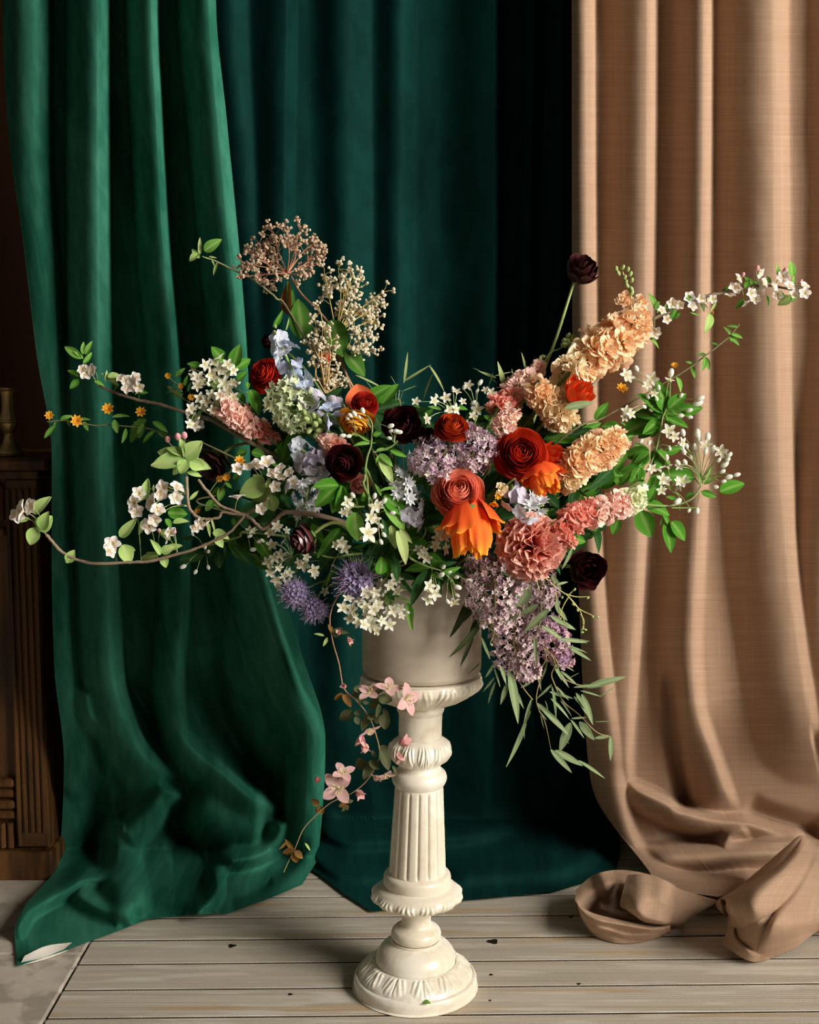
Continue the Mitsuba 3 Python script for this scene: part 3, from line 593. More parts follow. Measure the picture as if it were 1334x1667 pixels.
stock_pink = variants(4, lambda: ruffle(7, (.72, .28, .22), jit((.86, .40, .33), .08), .07))
stock_blush = variants(4, lambda: ruffle(7, (.84, .52, .42), jit((.90, .69, .60), .08), .07))
stock_mint = variants(4, lambda: ruffle(7, (.60, .66, .36), jit((.85, .84, .66), .08), .07))
delph_blue = variants(4, lambda: star(5, 1, .82, (.62, .66, .80), jit((.47, .55, .80), .10), .95, 1.5, .35, (.80, .78, .66), .16, .65, .05, nu=7, nv=7, tip=1.3))
delph_pale = variants(3, lambda: star(5, 1, .82, (.70, .74, .78), jit((.66, .72, .84), .06), .95, 1.5, .35, (.82, .8, .7), .16, .65, .05, nu=7, nv=7, tip=1.3))
delph_lav = variants(3, lambda: star(5, 1, .82, (.66, .62, .80), jit((.56, .52, .78), .08), .95, 1.5, .35, (.82, .8, .7), .16, .65, .05, nu=7, nv=7, tip=1.3))
aster_white = variants(3, lambda: star(9, 1, .36, (.62, .64, .66), (.72, .72, .78), .8, 1.4, .2, (.6, .6, .5), .12, .6, rows=2))
kerria_flower = variants(3, lambda: star(8, 1, .5, (.72, .30, .03), (.86, .46, .07), .3, 1.35, .2, (.6, .3, .05), .12, .6, .03, rows=3))
clematis_flower = variants(3, lambda: star(4, 1, .66, (.74, .50, .47), (.66, .39, .39), 1.1, 1.6, .16, (.72, .66, .30), .12, .62, .02, 10, (.70, .66, .36), nu=8, nv=6, tip=1.0))
clematis_shut = variants(2, lambda: star(4, 1, .70, (.66, .30, .33), (.80, .52, .50), .25, .75, .2, (.72, .66, .30), .1, .7, .02, 5, (.78, .72, .40), nu=7, nv=6))
viburnum_flower = variants(3, lambda: star(5, 1, .62, (.56, .66, .32), jit((.80, .82, .62), .06), .7, 1.4, .3, (.5, .6, .2), .1, .7, .03, nu=6))
apple_open = variants(5, lambda: star_parts(5, 1, .76, (.86, .72, .66), (.90, .87, .83), .85, 1.45, .5, .62, 1.35, .03, (.5, .55, .2), 9, (.80, .68, .30)))
clematis_flower = variants(4, lambda: star_parts(4, 1, .66, (.74, .50, .47), (.66, .39, .39), 1.1, 1.6, .16, .62, 1.0, .02, (.72, .66, .30), 10, (.70, .66, .36)))
bud_white = vply(ball(1, (.82, .82, .70), (0, 0, .8), 1, (.62, .62, 1)), 'petal')
bud_pink = vply(ball(1, (.78, .42, .40), (0, 0, .8), 1, (.65, .65, 1)), 'petal')
bud_green = vply(ball(1, (.45, .55, .22), (0, 0, .8), 1, (.6, .6, 1)), 'leaf')
bud_peach = vply(ball(1, (.80, .60, .36), (0, 0, .8), 1, (.65, .65, 1)), 'petal')

# ---- leaves: unit length along z, width along y, upper side +x
def leaf_mesh(W, c0, c1, mid, bend=.5, pw=.8, tip=.75, cup=.35, nu=9, nv=7, wave=0., teeth=0.):
    v, f, c = flat_petal(1, W, c0, c1, nu, nv, cup, 0, 0, pw, tip, wave, mid)
    x, y, z = v.T
    if teeth:
        k = np.arange(nu) % 2; t = np.abs(np.linspace(-1, 1, nv)); y = y * (1 - teeth * (k[:, None] * t[None, :] ** 4)).ravel()
    ang = bend * z; zz = np.where(abs(bend) < 1e-3, z, np.sin(ang) / bend); xx = -(1 - np.cos(ang)) / bend - x * 0
    return vply((np.stack([xx + v[:, 0] * -1, y, zz], 1), f, c), 'leaf')
def leaf_set(k, W, c0, c1, mid, **kw): return [leaf_mesh(W * R.uniform(.88, 1.12), jit(c0, .14), jit(c1, .14), mid, bend=R.uniform(.1, .7) * (.5 if W < .2 else 1), **kw) for _ in range(k)]
LV = {
 'glossy': leaf_set(6, .49, (.060, .21, .032), (.085, .26, .040), (.20, .36, .11)),
 'bright': leaf_set(5, .42, (.13, .33, .05), (.20, .42, .08), (.34, .50, .18)),
 'pale': leaf_set(4, .36, (.32, .45, .14), (.42, .52, .20), (.50, .58, .30)),
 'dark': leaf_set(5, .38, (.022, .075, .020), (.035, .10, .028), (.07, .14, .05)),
 'apple': leaf_set(6, .66, (.31, .50, .11), (.42, .58, .18), (.50, .58, .32), wave=.04),
 'broad': leaf_set(4, .50, (.045, .13, .025), (.07, .18, .035), (.17, .26, .09)),
 'rust': leaf_set(2, .46, (.26, .085, .018), (.34, .12, .025), (.45, .18, .05)),
 'ember': leaf_set(2, .8, (.80, .14, .05), (.85, .20, .07), (.86, .26, .12)),
 'kerria': leaf_set(5, .48, (.10, .26, .04), (.16, .34, .07), (.24, .40, .13), nu=13, teeth=.22),
 'willow': leaf_set(6, .13, (.17, .25, .10), (.28, .35, .19), (.34, .40, .24), nu=11, nv=5, wave=.06),
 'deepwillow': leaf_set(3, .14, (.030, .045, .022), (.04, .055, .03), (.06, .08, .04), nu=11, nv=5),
 'clematis': leaf_set(5, .60, (.075, .10, .038), (.12, .13, .055), (.12, .12, .06)),
 'bronze': leaf_set(3, .60, (.17, .085, .042), (.22, .12, .055), (.24, .14, .07)),
 'grass': leaf_set(4, .07, (.22, .30, .10), (.34, .38, .18), (.36, .42, .2), nu=11, nv=3),
}
def leaf(key, kind, x0, y0, x1, y1, d, wide=1.0, tilt=None, dd=None, name='leaf'):
    """A leaf from pixel (x0, y0) to (x1, y1) at distance d; tilt turns its face."""
    a = at(x0, y0, d); L0 = size(math.hypot(x1 - x0, y1 - y0), d)
    b = at(x1, y1, d + (R.uniform(-.30, .18) * L0 * (.4 if 'willow' in kind else 1) if dd is None else dd))
    z = b - a; L = np.linalg.norm(z); z = z / L
    nrm = vec(*(tilt or (R.uniform(-.25, 1.0), 1.0, R.uniform(-.1, 1.0))))
    x = unit(nrm - z * np.dot(nrm, z)); y = np.cross(z, x)
    m = np.eye(4); m[:3, 0], m[:3, 1], m[:3, 2], m[:3, 3] = x * L, y * L * wide, z * L, a
    s = LV[kind]
    part(key, name, s[R.integers(len(s))], m=m)
def put(key, name, shapes, px, py, rpx, d, face=None, wob=.5):
    p = at(px, py, d); f = vec(*(face or (0.1, 1, .25))) + R.normal(0, wob, 3) * .6
    s = shapes[R.integers(len(shapes))] if isinstance(shapes, list) else shapes
    m = frame(p, f, R.uniform(0, 6.28), size(rpx, d))
    if s is apple_flower[0] or any(s is q for q in apple_flower): s = apple_open[R.integers(5)] if rpx >= 11.5 else s
    if isinstance(s, tuple):
        k = part(key, name, s[0], m=m)
        for q in s[1]: part(k, 'petal', q, m=m)
    else: part(key, name, s, m=m)
    return p
def twig(key, pts, d, r0, r1, c0=GREEN_STEM2, c1=None, name='stem', n=None, to_pot=False, knots=0.):
    """A stem through pixels; the last point may run on into the pot."""
    P = np.array([at(q[0], q[1], q[2] if len(q) > 2 else d) for q in pts])
    if to_pot: P = np.vstack([P, POT + [R.uniform(-.04, .04), R.uniform(-.03, .04), .05], POT + [R.uniform(-.03, .03), R.uniform(-.03, .03), -.02]])
    m = n or 6 * len(P); q = spline(P, m)
    rad = np.linspace(r0, r1, m) if not to_pot else np.linspace(r0, r1, m)
    if knots: rad = rad * (1 + knots * R.uniform(-1, 1, m)); q = q + R.normal(0, knots * .0016, q.shape)
    part(key, name, vply(tube(q, rad, 7, c0, c1), 'stem'))

def spray(name, label, cat, d, pts, flowers, group=None, leaves=(), buds=(), flower=None, fpx=11, bud=None, wood=None, node=None, fname='blossom', bname='bud', pedicel=True, face=None, r=(.0012, .0022), to_pot=True, wob=.8):
    """A sprig: stems, blossoms at pixels, buds at pixels, leaves as (kind, x0, y0, x1, y1[, width])."""
    key = thing(name, label, cat, group)
    lines = pts if pts and isinstance(pts[0], list) else [pts]
    loc = lambda x, y: min(d, D(x, y) + .012)
    for i, l in enumerate(lines):
        if l: twig(key, [(q[0], q[1], q[2] if len(q) > 2 else loc(q[0], q[1])) for q in l], d, r[0], r[1] if i == 0 else r[0] * 1.1, wood[0] if wood else GREEN_STEM2, wood[1] if wood else GREEN_STEM, 'branch' if wood else 'stem', to_pot=to_pot and i == 0, knots=.14 if wood else 0)
    allpts = [q for l in lines for q in (spline([w[:2] for w in l], 12) if len(l) > 1 else [])]
    nd = node or []
    loc = lambda x, y: min(d, D(x, y) + .012)
    def join(p, x, y, rr):
        c = [np.asarray(q[:2], float) for q in (nd or allpts)]
        if not c or not pedicel: return
        q = min(c, key=lambda q: (q[0] - x) ** 2 + (q[1] - y) ** 2)
        e = at(q[0], q[1], loc(q[0], q[1]) + .012); mid = (p + e) / 2 + [0, 0, .15 * np.linalg.norm(p - e)]
        part(key, 'pedicel', vply(tube(spline([p, mid, e], 7), rr, 4, (.34, .42, .16)), 'stem'))
    for q in flowers:
        rr = q[2] if len(q) > 2 else fpx * R.uniform(.85, 1.12)
        p = put(key, fname, flower, q[0], q[1], rr, loc(q[0], q[1]) - .008 + R.uniform(-.012, .008), face, wob); join(p, q[0], q[1], .0006)
    for q in buds:
        rr = q[2] if len(q) > 2 else 4.2 * R.uniform(.8, 1.15)
        e = (nd or [q])[0]; f = (q[0] - e[0] + 1, 12, e[1] - q[1] + 10)
        p = put(key, bname, bud or bud_white, q[0], q[1], rr, loc(q[0], q[1]) - .006 + R.uniform(-.012, .012), f, .2); join(p, q[0], q[1], .0005)
    for l in leaves: leaf(key, l[0], *l[1:5], loc((l[1] + l[3]) / 2, (l[2] + l[4]) / 2) + R.uniform(-.006, .012), *(l[5:] or ()))
    return key

def spike(name, label, cat, d, path, width, mix_, fpx, n, group=None, fname='floret', tips=0, leaves=(), lean=.35, to_pot=True):
    """A flower spike: florets all round an axis through pixels (tip first)."""
    key = thing(name, label, cat, group)
    ax = spline([(q[0], q[1]) for q in path], 60)
    dd = np.linspace(d[0], d[1], 60) if isinstance(d, tuple) else np.full(60, d)
    P = at(ax[:, 0], ax[:, 1], dd); tg = unit(np.gradient(P, axis=0))
    wd = np.interp(np.linspace(0, 1, 60), np.linspace(0, 1, len(width)), width)
    for i in range(n):
        s = (i + .5) / n; k = min(59, int(s * 60)); a = i * 2.399963
        t = -tg[k]; u = unit(np.cross(t, [0.1, 1, .2])); w = np.cross(t, u)
        o = u * math.cos(a) + w * math.sin(a); rr = size(max(wd[k] / 2 - fpx * .5, 1.0), dd[k])
        p = P[k] + o * rr * R.uniform(.68, 1.14)
        kind = mix_[min(len(mix_) - 1, int(s * len(mix_) + R.uniform(-.35, .35)))] if len(mix_) > 1 else mix_[0]
        sc = size(fpx * R.uniform(.75, 1.28) * (.6 + .4 * min(1, wd[k] / max(width))), dd[k])
        part(key, fname, kind[R.integers(len(kind))], m=frame(p, o + t * lean + R.normal(0, .34, 3), R.uniform(0, 6.28), sc))
    for i in range(tips):
        f = unit(-tg[0] + R.normal(0, .45, 3)); p = P[0] + f * size(R.uniform(2, 14), dd[0])
        part(key, 'bud', bud_green, m=frame(p, f, 0, size(R.uniform(3, 5), dd[0])))
    L = P[::3]
    if to_pot: L = np.vstack([L, (L[-1] + POT) / 2 + [0, 0, .03], POT + [R.uniform(-.04, .04), R.uniform(-.03, .03), -.02]])
    part(key, 'stem', vply(tube(spline(L, 40), np.linspace(.0016, .003, 40), 7, (.3, .4, .14), GREEN_STEM), 'stem'))
    for l in leaves: leaf(key, l[0], *l[1:5], float(np.mean(dd)) + R.uniform(-.01, .01), *(l[5:] or ()))
    return key

def lilac(name, label, d, path, width, n, cols, group=None, fpx=5.9, leaves=()):
    """A lilac head: hundreds of tiny four-petalled florets on a cone, a few pixels each."""
    key = thing(name, label, 'lilac', group)
    ax = spline(path, 60); P = at(ax[:, 0], ax[:, 1], d); tg = unit(np.gradient(P, axis=0))
    wd = np.interp(np.linspace(0, 1, 60), np.linspace(0, 1, len(width)), width); b = MB()
    base = []
    for c in cols:
        m = MB()
        for i in range(4): m.add(flat_petal(1, .72, np.asarray(c) * .8, jit(c, .06), 4, 3, .4, .7, R.uniform(1.3, 1.7), .6), rotz(i * math.pi / 2))
        m.add(tube([[0, 0, -1.3], [0, 0, 0]], .14, 4, np.asarray(c) * .8)); base.append(m.get())
    for i in range(int(n * 1.6)):
        s = R.uniform(0, 1) ** .9; k = min(59, int(s * 60)); a = R.uniform(0, 6.28); t = -tg[k]
        u = unit(np.cross(t, [0.1, 1, .2])); w = np.cross(t, u); o = u * math.cos(a) + w * math.sin(a)
        lump = 1 + .16 * math.sin(a * 4 + s * 9) + .12 * math.sin(s * 23 + a * 2)
        p = P[k] + o * size(wd[k] / 2, d) * lump * R.uniform(.82, 1.0)
        b.add(base[R.integers(len(base))], frame(p, o + .3 * t + R.normal(0, .35, 3), R.uniform(0, 6.28), size(fpx * R.uniform(.85, 1.15), d)), R.uniform(.82, 1.12))
    part(key, 'florets', b.ply('petal'), kind='stuff')
    L = np.vstack([P[::4], (P[-1] + POT) / 2 + [0, 0, .02], POT + [R.uniform(-.04, .04), R.uniform(-.03, .03), -.02]])
    part(key, 'stem', vply(tube(spline(L, 40), .0022, 6, (.25, .22, .10), (.16, .13, .07)), 'stem'))
    for l in leaves: leaf(key, l[0], *l[1:5], d + R.uniform(-.01, .01), *(l[5:] or ()))
    return key

def umbel(name, label, d, root, ends, spread, nray, c_stalk, c_bud, stem, leaves=(), group=None):
    """A branched head of tiny buds: stalks and buds, a few pixels each."""
    key = thing(name, label, 'flower sprig', group)
    r0 = at(root[0], root[1], d); st = MB(); bd = MB()
    unitb = ball(1, c_bud, (0, 0, 0), 1)
    for (x, y) in ends:
        e = at(x, y, d + R.uniform(-.035, .035)); mid = (r0 * .45 + e * .55) + R.normal(0, .004, 3)
        q = spline([r0, mid, e], 8); st.add(tube(q, np.linspace(.0012, .0007, 8), 5, c_stalk))
        for j in range(nray):
            v = unit(unit(e - r0) + R.normal(0, .75, 3)); t0 = q[R.integers(4, 8)]; f = t0 + v * size(spread, d) * R.uniform(.5, 1.15)
            st.add(tube(spline([t0, (t0 + f) / 2 + R.normal(0, .0006, 3), f], 4), .0005, 4, jit(c_stalk, .1)))
            for h in range(R.integers(3, 6)):
                w = unit(v + R.normal(0, .8, 3)); g = f + w * size(R.uniform(3, 6.5), d)
                st.add(tube([f, g], .0003, 3, jit(c_stalk, .1))); sc = size(R.uniform(1.8, 2.7), d); mm = np.eye(4); mm[:3, :3] *= sc; mm[:3, 3] = g
                bd.add(unitb, mm, R.uniform(.8, 1.15))
    part(key, 'stalks', st.ply('stem')); part(key, 'buds', bd.ply('petal'), kind='stuff')
    twig(key, stem, d + .01, .0014, .0022, c_stalk, (.2, .12, .05), to_pot=True)
    for l in leaves: leaf(key, l[0], *l[1:5], d + R.uniform(-.01, .01), *(l[5:] or ()))
    return key

def thistle(name, label, px, py, rpx, d, face, group=None, c=(.36, .28, .46)):
    """A round purple head of florets with long fine stamens."""
    key = thing(name, label, 'flower', group); p = at(px, py, d); r = size(rpx, d); m = frame(p, vec(*face), R.uniform(0, 6))
    fl = MB(); fi = MB()
    for i in range(70):
        z = 1 - (i + .5) / 70 * 1.5; a = i * 2.4; q = math.sqrt(max(0, 1 - z * z)); o = np.array([q * math.cos(a), q * math.sin(a), z])
        g = MB()
        for k in range(5): g.add(flat_petal(1, .7, jit((.60, .52, .62), .08), jit(c, .15), 4, 3, .3, .3, .9, .7), rotz(k * 1.2566))
        fl.add(g.get(), frame(o * r * .62, o, R.uniform(0, 6), r * .34))
        for k in range(3):
            e = unit(o + R.normal(0, .25, 3)) * r * R.uniform(1.0, 1.45); fi.add(tube(spline([o * r * .6, (o * r * .6 + e) / 2, e], 4), .00028, 3, (.42, .34, .50)))
            fi.add(ball(.0007, (.22, .16, .26), e, 0))
    part(key, 'florets', fl.ply('petal'), kind='stuff', m=m); part(key, 'stamens', fi.ply('stem'), kind='stuff', m=m)
    part(key, 'core', vply(ball(r * .55, (.16, .2, .09), sub=2), 'stem'), m=m)
    stem_to_pot(key, p - unit(vec(*face)) * r * .4, -unit(vec(*face)), .0014)
    return key

# ================================================================ the arrangement (pixels read off enlarged crops: origin and scale of each crop)
CROP = {1: (270, 540, 6.352), 2: (470, 640, 5.8), 3: (780, 540, 6.064), 4: (960, 580, 4.941), 5: (200, 700, 4.764), 6: (540, 780, 5.558), 7: (780, 1040, 5.558), 8: (440, 1020, 3.97),
        'a': (0, 350, 2.733), 'b': (380, 350, 3.51), 'd': (640, 560, 3.176), 'e': (900, 380, 3.074), 'f': (420, 780, 3.924), 'g': (660, 780, 3.605)}
def C(k, *pts):
    x, y, s = CROP[k]; return [(x + p[0] / s, y + p[1] / s, *p[2:]) for p in pts]
def CL(k, *ls):
    x, y, s = CROP[k]; return [(l[0], x + l[1] / s, y + l[2] / s, x + l[3] / s, y + l[4] / s, *l[5:]) for l in ls]
WOOD = ((.15, .10, .065), (.26, .19, .13))

# ---- large blooms
RED, RED2 = (.36, .012, .006), (.50, .030, .012)
bloom('ranunculus', 'dark red ranunculus at the upper left, beside the blue delphinium', 'flower', 428, 607, 31, (-.45, .8, .35), 'ranunculus', (.30, .008, .005), (.46, .018, .010), (.55, .04, .02), off=-.01)
bloom('ranunculus', 'crimson ranunculus under the round orange leaf', 'flower', 596, 654, 24, (.25, .8, .45), 'ranunculus', (.30, .006, .010), (.46, .016, .018), (.62, .06, .06), off=-.012, sq=.8)
bloom('ranunculus', 'amber yellow bloom under the crimson ranunculus', 'flower', 580, 691, 32, (-.1, .6, -.75), 'ranunculus', (.70, .28, .02), (.78, .36, .035), (.82, .44, .08), off=-.006, n=30)
bloom('tulip', 'largest near-black double tulip, at the top centre beside the crimson ranunculus', 'flower', 654, 690, 41, (.12, .95, .3), 'tulip', (.030, .004, .005), (.050, .006, .008), (.085, .014, .018), off=-.012, n=30)
bloom('tulip', 'small maroon-black tulip tucked between the large black tulip and the lilac', 'flower', 699, 712, 24, (.3, .9, -.1), 'tulip', (.035, .005, .007), (.055, .008, .012), (.08, .015, .02), off=-.008)
bloom('ranunculus', 'round maroon-black ranunculus left of centre with fine tight petals', 'flower', 558, 755, 33, (-.15, .95, -.1), 'ranunculus', (.030, .003, .005), (.060, .006, .010), (.10, .010, .014), off=-.015)
bloom('ranunculus', 'brick red ranunculus facing up, above the two lilac heads', 'flower', 737, 692, 31, (.1, .75, .65), 'ranunculus', (.34, .02, .006), (.50, .045, .012), (.58, .08, .02), d=1.525)
bloom('ranunculus', 'largest scarlet ranunculus, right of centre with tight rings of petals', 'flower', 849, 736, 47, (.05, .95, .22), 'ranunculus', (.30, .010, .004), (.54, .030, .010), (.64, .065, .02), off=-.03, n=58)
bloom('ranunculus', 'coral ranunculus above the big orange parrot tulip', 'flower', 747, 798, 47, (.02, .90, .38), 'ranunculus', (.70, .14, .07), (.86, .24, .14), (.90, .44, .28), off=-.02, n=70)
bloom('tulip', 'large hanging orange parrot tulip flushed with red, under the coral ranunculus', 'flower', 768, 858, 55, (.08, .22, -.97), 'parrot', (.86, .15, .05), (.90, .20, .03), (.93, .46, .09), off=-.03, n=13)
bloom('tulip', 'red-orange tulip behind the largest scarlet ranunculus', 'flower', 898, 742, 33, (.6, .6, .2), 'tulip', (.70, .10, .02), (.72, .07, .02), (.80, .14, .04), off=.0, n=16)
bloom('tulip', 'bright orange tulip hanging below the largest scarlet ranunculus', 'flower', 884, 778, 42, (.35, .3, -.88), 'parrot', (.82, .14, .03), (.86, .20, .02), (.90, .40, .06), off=-.02, sq=.75)
bloom('tulip', 'red-orange tulip among the peach stock, with a green outer petal', 'flower', 944, 638, 34, (.55, .6, .5), 'tulip', (.70, .08, .02), (.78, .075, .02), (.84, .18, .06), d=1.575, n=18)
leaf('tulip_004', 'willow', 920, 664, 968, 654, 1.548, 2.3, (.2, 1, .3), .0, 'outer_petal')
bloom('tulip', 'red-orange tulip half hidden behind the blush stock at the top', 'flower', 826, 676, 30, (.1, .7, .6), 'tulip', (.70, .10, .02), (.72, .065, .015), (.8, .14, .04), off=.02, n=16)
bloom('carnation', 'large ruffled coral pink carnation above the hanging lilac', 'flower', 866, 890, 59, (.05, .95, .12), 'carnation', (.56, .085, .065), (.72, .22, .17), (.90, .58, .48), off=-.03, sq=.85)
bloom('tulip', 'near-black tulip at the lower right, against the tan curtain', 'flower', 957, 926, 40, (.12, .98, .1), 'tulip', (.022, .004, .005), (.035, .005, .007), (.13, .008, .016), off=-.03, n=24, bend=.4)
k_ = bloom('tulip', 'tall near-black tulip standing highest on the right on a bare green stem', 'flower', 949, 438, 34, (.38, .62, .55), 'tulip', (.026, .005, .004), (.046, .010, .006), (.06, .014, .01), d=1.68, n=24, stem=False)
twig(k_, [(935, 458), (922, 500), (906, 550), (880, 620), (850, 720)], 1.70, .0021, .0024, (.30, .36, .12), GREEN_STEM2, to_pot=True)
bloom('tulip', 'dark maroon tulip on the left, behind the rosette of pale apple leaves', 'flower', 345, 757, 40, (-.5, .7, -.6), 'open', (.030, .008, .008), (.050, .013, .012), (.075, .024, .022), off=.02, n=10)
bloom('ranunculus', 'half-open purple-brown ranunculus bud bent to the left on a pale green stem', 'flower', 488, 881, 38, (-.8, .55, -.25), 'bud', (.05, .010, .014), (.070, .014, .020), (.16, .06, .06), off=-.03, stem=False)
twig('ranunculus_006', [(512, 868), (530, 855), (552, 852), (590, 875)], D(510, 870, -.01), .0022, .0026, (.30, .36, .12), GREEN_STEM2, to_pot=True)
bloom('tulip', 'tiny dark bloom in front of the teal curtain, behind the pale blue delphinium', 'flower', 437, 556, 17, (-.6, .6, .3), 'tulip', (.02, .004, .006), (.035, .006, .008), d=1.76, n=14)
bloom('ranunculus', 'small cream and coral bloom low between the dark ranunculus and the white lilac', 'flower', 588, 790, 20, (.2, .8, -.3), 'ranunculus', (.62, .22, .16), (.74, .34, .26), (.8, .5, .4), off=.02, n=26)

# ---- spikes
S, G_ = spike, None
S('stock', 'blush pink stock spike at the left, pointing down towards the centre', 'flower spike', (1.63, 1.60), C('a', (1225, 1000), (1130, 940), (1050, 890), (975, 850)), (26, 44, 48, 44), [stock_pink, stock_blush, stock_blush, stock_blush], 11, 74)
S('delphinium', 'pale blue delphinium spike at the upper left, rising beside the red ranunculus', 'flower spike', (1.64, 1.57), [(452, 548), (464, 575), (478, 610), (502, 645), (530, 670), (556, 690)], (22, 46, 40, 42, 54, 40), [delph_pale, delph_blue, delph_blue, delph_lav, delph_blue], 18, 26, tips=4)
S('delphinium', 'short pale blue delphinium spray inside the left half, below the mint white viburnum', 'flower spike', 1.575, [(478, 722), (500, 738), (520, 755)], (24, 40, 34), [delph_pale, delph_lav], 15, 10)
S('delphinium', 'dusky lavender delphinium column left of the coral ranunculus', 'flower spike', (1.55, 1.535), [(676, 856), (668, 825), (655, 790), (640, 770)], (24, 44, 44, 30), [delph_lav, aster_white, aster_white], 15, 24)
S('delphinium', 'white and grey-blue spray above the coral carnation', 'flower spike', (1.515, 1.53), [(886, 822), (862, 828), (838, 815), (830, 790)], (24, 46, 40, 30), [aster_white, delph_pale, delph_lav], 17, 14)
k_ = S('stock', 'tall peach stock spike reaching up to the right', 'flower spike', (1.67, 1.60), C('e', (440, 400), (400, 460), (330, 520), (250, 580), (160, 650), (60, 720)), (40, 70, 84, 84, 74, 62), [stock_peach, stock_peach, stock_peach, stock_peach, stock_cream], 19, 84)
twig(k_, C('e', (350, 190), (375, 260), (395, 330), (380, 400), (350, 500)), 1.672, .0010, .0014, (.46, .52, .22), (.36, .44, .16))
for x, y, r_ in ((345, 335, 12), (365, 315, 11), (395, 365, 13), (380, 350, 11), (440, 325, 9), (455, 345, 8), (430, 390, 16), (460, 420, 17)): q = C('e', (x, y))[0]; put(k_, 'floret', stock_peach, q[0], q[1], r_, 1.67, None, .5)
for x, y in ((345, 180), (320, 190), (335, 210), (375, 190), (385, 215), (355, 230), (395, 245), (380, 270), (400, 290), (365, 255), (390, 310)): q = C('e', (x, y))[0]; put(k_, 'bud', bud_green, q[0], q[1], 5.2, 1.67, (R.uniform(-.8, .8), .5, .8), .3)
S('stock', 'cream stock spike hanging under the red-orange tulip on the right', 'flower spike', (1.605, 1.575), [(930, 690), (908, 668), (886, 645), (872, 625)], (44, 60, 56, 40), [stock_cream, stock_cream, stock_peach], 17, 40)
S('stock', 'blush stock spike at the top right of centre, below green grass tips', 'flower spike', (1.65, 1.585), [(880, 590), (868, 610), (846, 628), (826, 652), (806, 672)], (20, 40, 52, 54, 46), [stock_blush, stock_blush, stock_pink], 13, 64, tips=6)
S('stock', 'small blush stock head directly above the largest scarlet ranunculus', 'flower spike', 1.535, [(838, 668), (825, 685), (812, 702)], (30, 44, 30), [stock_blush], 11, 22)
S('stock', 'peach stock spike right of the largest scarlet ranunculus', 'flower spike', (1.61, 1.56), [(1012, 716), (985, 728), (955, 742), (930, 765), (920, 785)], (42, 66, 72, 66, 40), [stock_peach, stock_peach, stock_cream], 17, 70)
S('stock', 'rose pink stock spike with a pale green tip, pointing right above the black tulip', 'flower spike', (1.60, 1.55), [(1046, 812), (1015, 820), (980, 830), (945, 842), (915, 850)], (38, 52, 52, 54, 50), [stock_mint, stock_blush, stock_blush, stock_pink, stock_pink], 14, 70)
S('stock', 'small salmon stock head beside the round maroon-black ranunculus', 'flower spike', 1.575, [(520, 712), (540, 725), (556, 742)], (24, 48, 40), [stock_blush, stock_pink], 12, 24)
S('stock', 'rose pink florets at the right edge of the coral carnation', 'flower spike', 1.535, [(932, 886), (918, 868), (905, 852)], (24, 36, 30), [stock_pink], 12, 12)
S('viburnum', 'mint white viburnum head at the left, below the dark red ranunculus', 'flower head', (1.61, 1.60), [(458, 622), (466, 645), (474, 668), (486, 694)], (44, 72, 76, 46), [viburnum_flower], 11, 95)
S('viburnum', 'pale green viburnum buds in the middle left, under the blue delphinium', 'flower head', 1.57, [(472, 698), (500, 688), (530, 696)], (20, 32, 26), [viburnum_flower, [bud_green]], 8, 26)
S('lilac', 'greyish white lilac head left of the round maroon-black ranunculus', 'lilac', (1.585, 1.57), [(498, 838), (500, 800), (508, 768), (524, 748)], (34, 66, 66, 40), [aster_white, aster_white, delph_lav], 12, 52)

# ---- lilacs
LIL = [(.72, .53, .63), (.82, .67, .73), (.90, .81, .83), (.62, .43, .55)]
LIL2 = [(.66, .48, .54), (.76, .59, .62), (.84, .71, .71), (.54, .37, .43)]
lilac('lilac', 'mauve lilac head at the centre, above the coral ranunculus', 1.535, [(688, 776), (702, 752), (730, 732)], (40, 76, 52), 230, LIL, None)
lilac('lilac', 'mauve lilac head directly under the brick red ranunculus', 1.55, [(764, 764), (774, 728), (788, 700)], (46, 78, 60), 260, LIL)
lilac('lilac', 'hanging mauve lilac under the orange parrot tulip, beside the pot', 1.56, [(800, 1022), (806, 985), (806, 945), (812, 910)], (44, 84, 104, 80), 360, LIL2)
lilac('lilac', 'slim hanging lilac under the coral carnation', 1.575, [(894, 990), (884, 965), (874, 935)], (26, 50, 48), 150, LIL2)
lilac('lilac', 'lowest hanging lilac, its tip above the willow leaves', 1.60, [(868, 1104), (848, 1076), (836, 1046), (846, 1010), (866, 985)], (24, 66, 80, 76, 50), 380, LIL2 + LIL[:1])
lilac('lilac', 'pink-tipped hanging lilac nearest the tan curtain', 1.615, [(922, 1082), (910, 1058), (896, 1036), (880, 1015)], (24, 50, 56, 44), 190, [(.72, .46, .58), (.78, .56, .64), (.60, .38, .50)])

# ---- purple phacelia heads
PG = 'purple phacelia heads at the lower left'
thistle('phacelia', 'largest fuzzy purple phacelia head, above the white blossoms left of the pot', 579, 943, 32, 1.575, (-.1, .9, .3))
thistle('phacelia', 'fuzzy purple phacelia head at the lower left against the emerald curtain', 481, 966, 23, 1.60, (-.4, .8, -.1))
thistle('phacelia', 'low fuzzy purple phacelia head hanging between two others at the lower left', 511, 990, 21, 1.60, (-.1, .7, -.7))

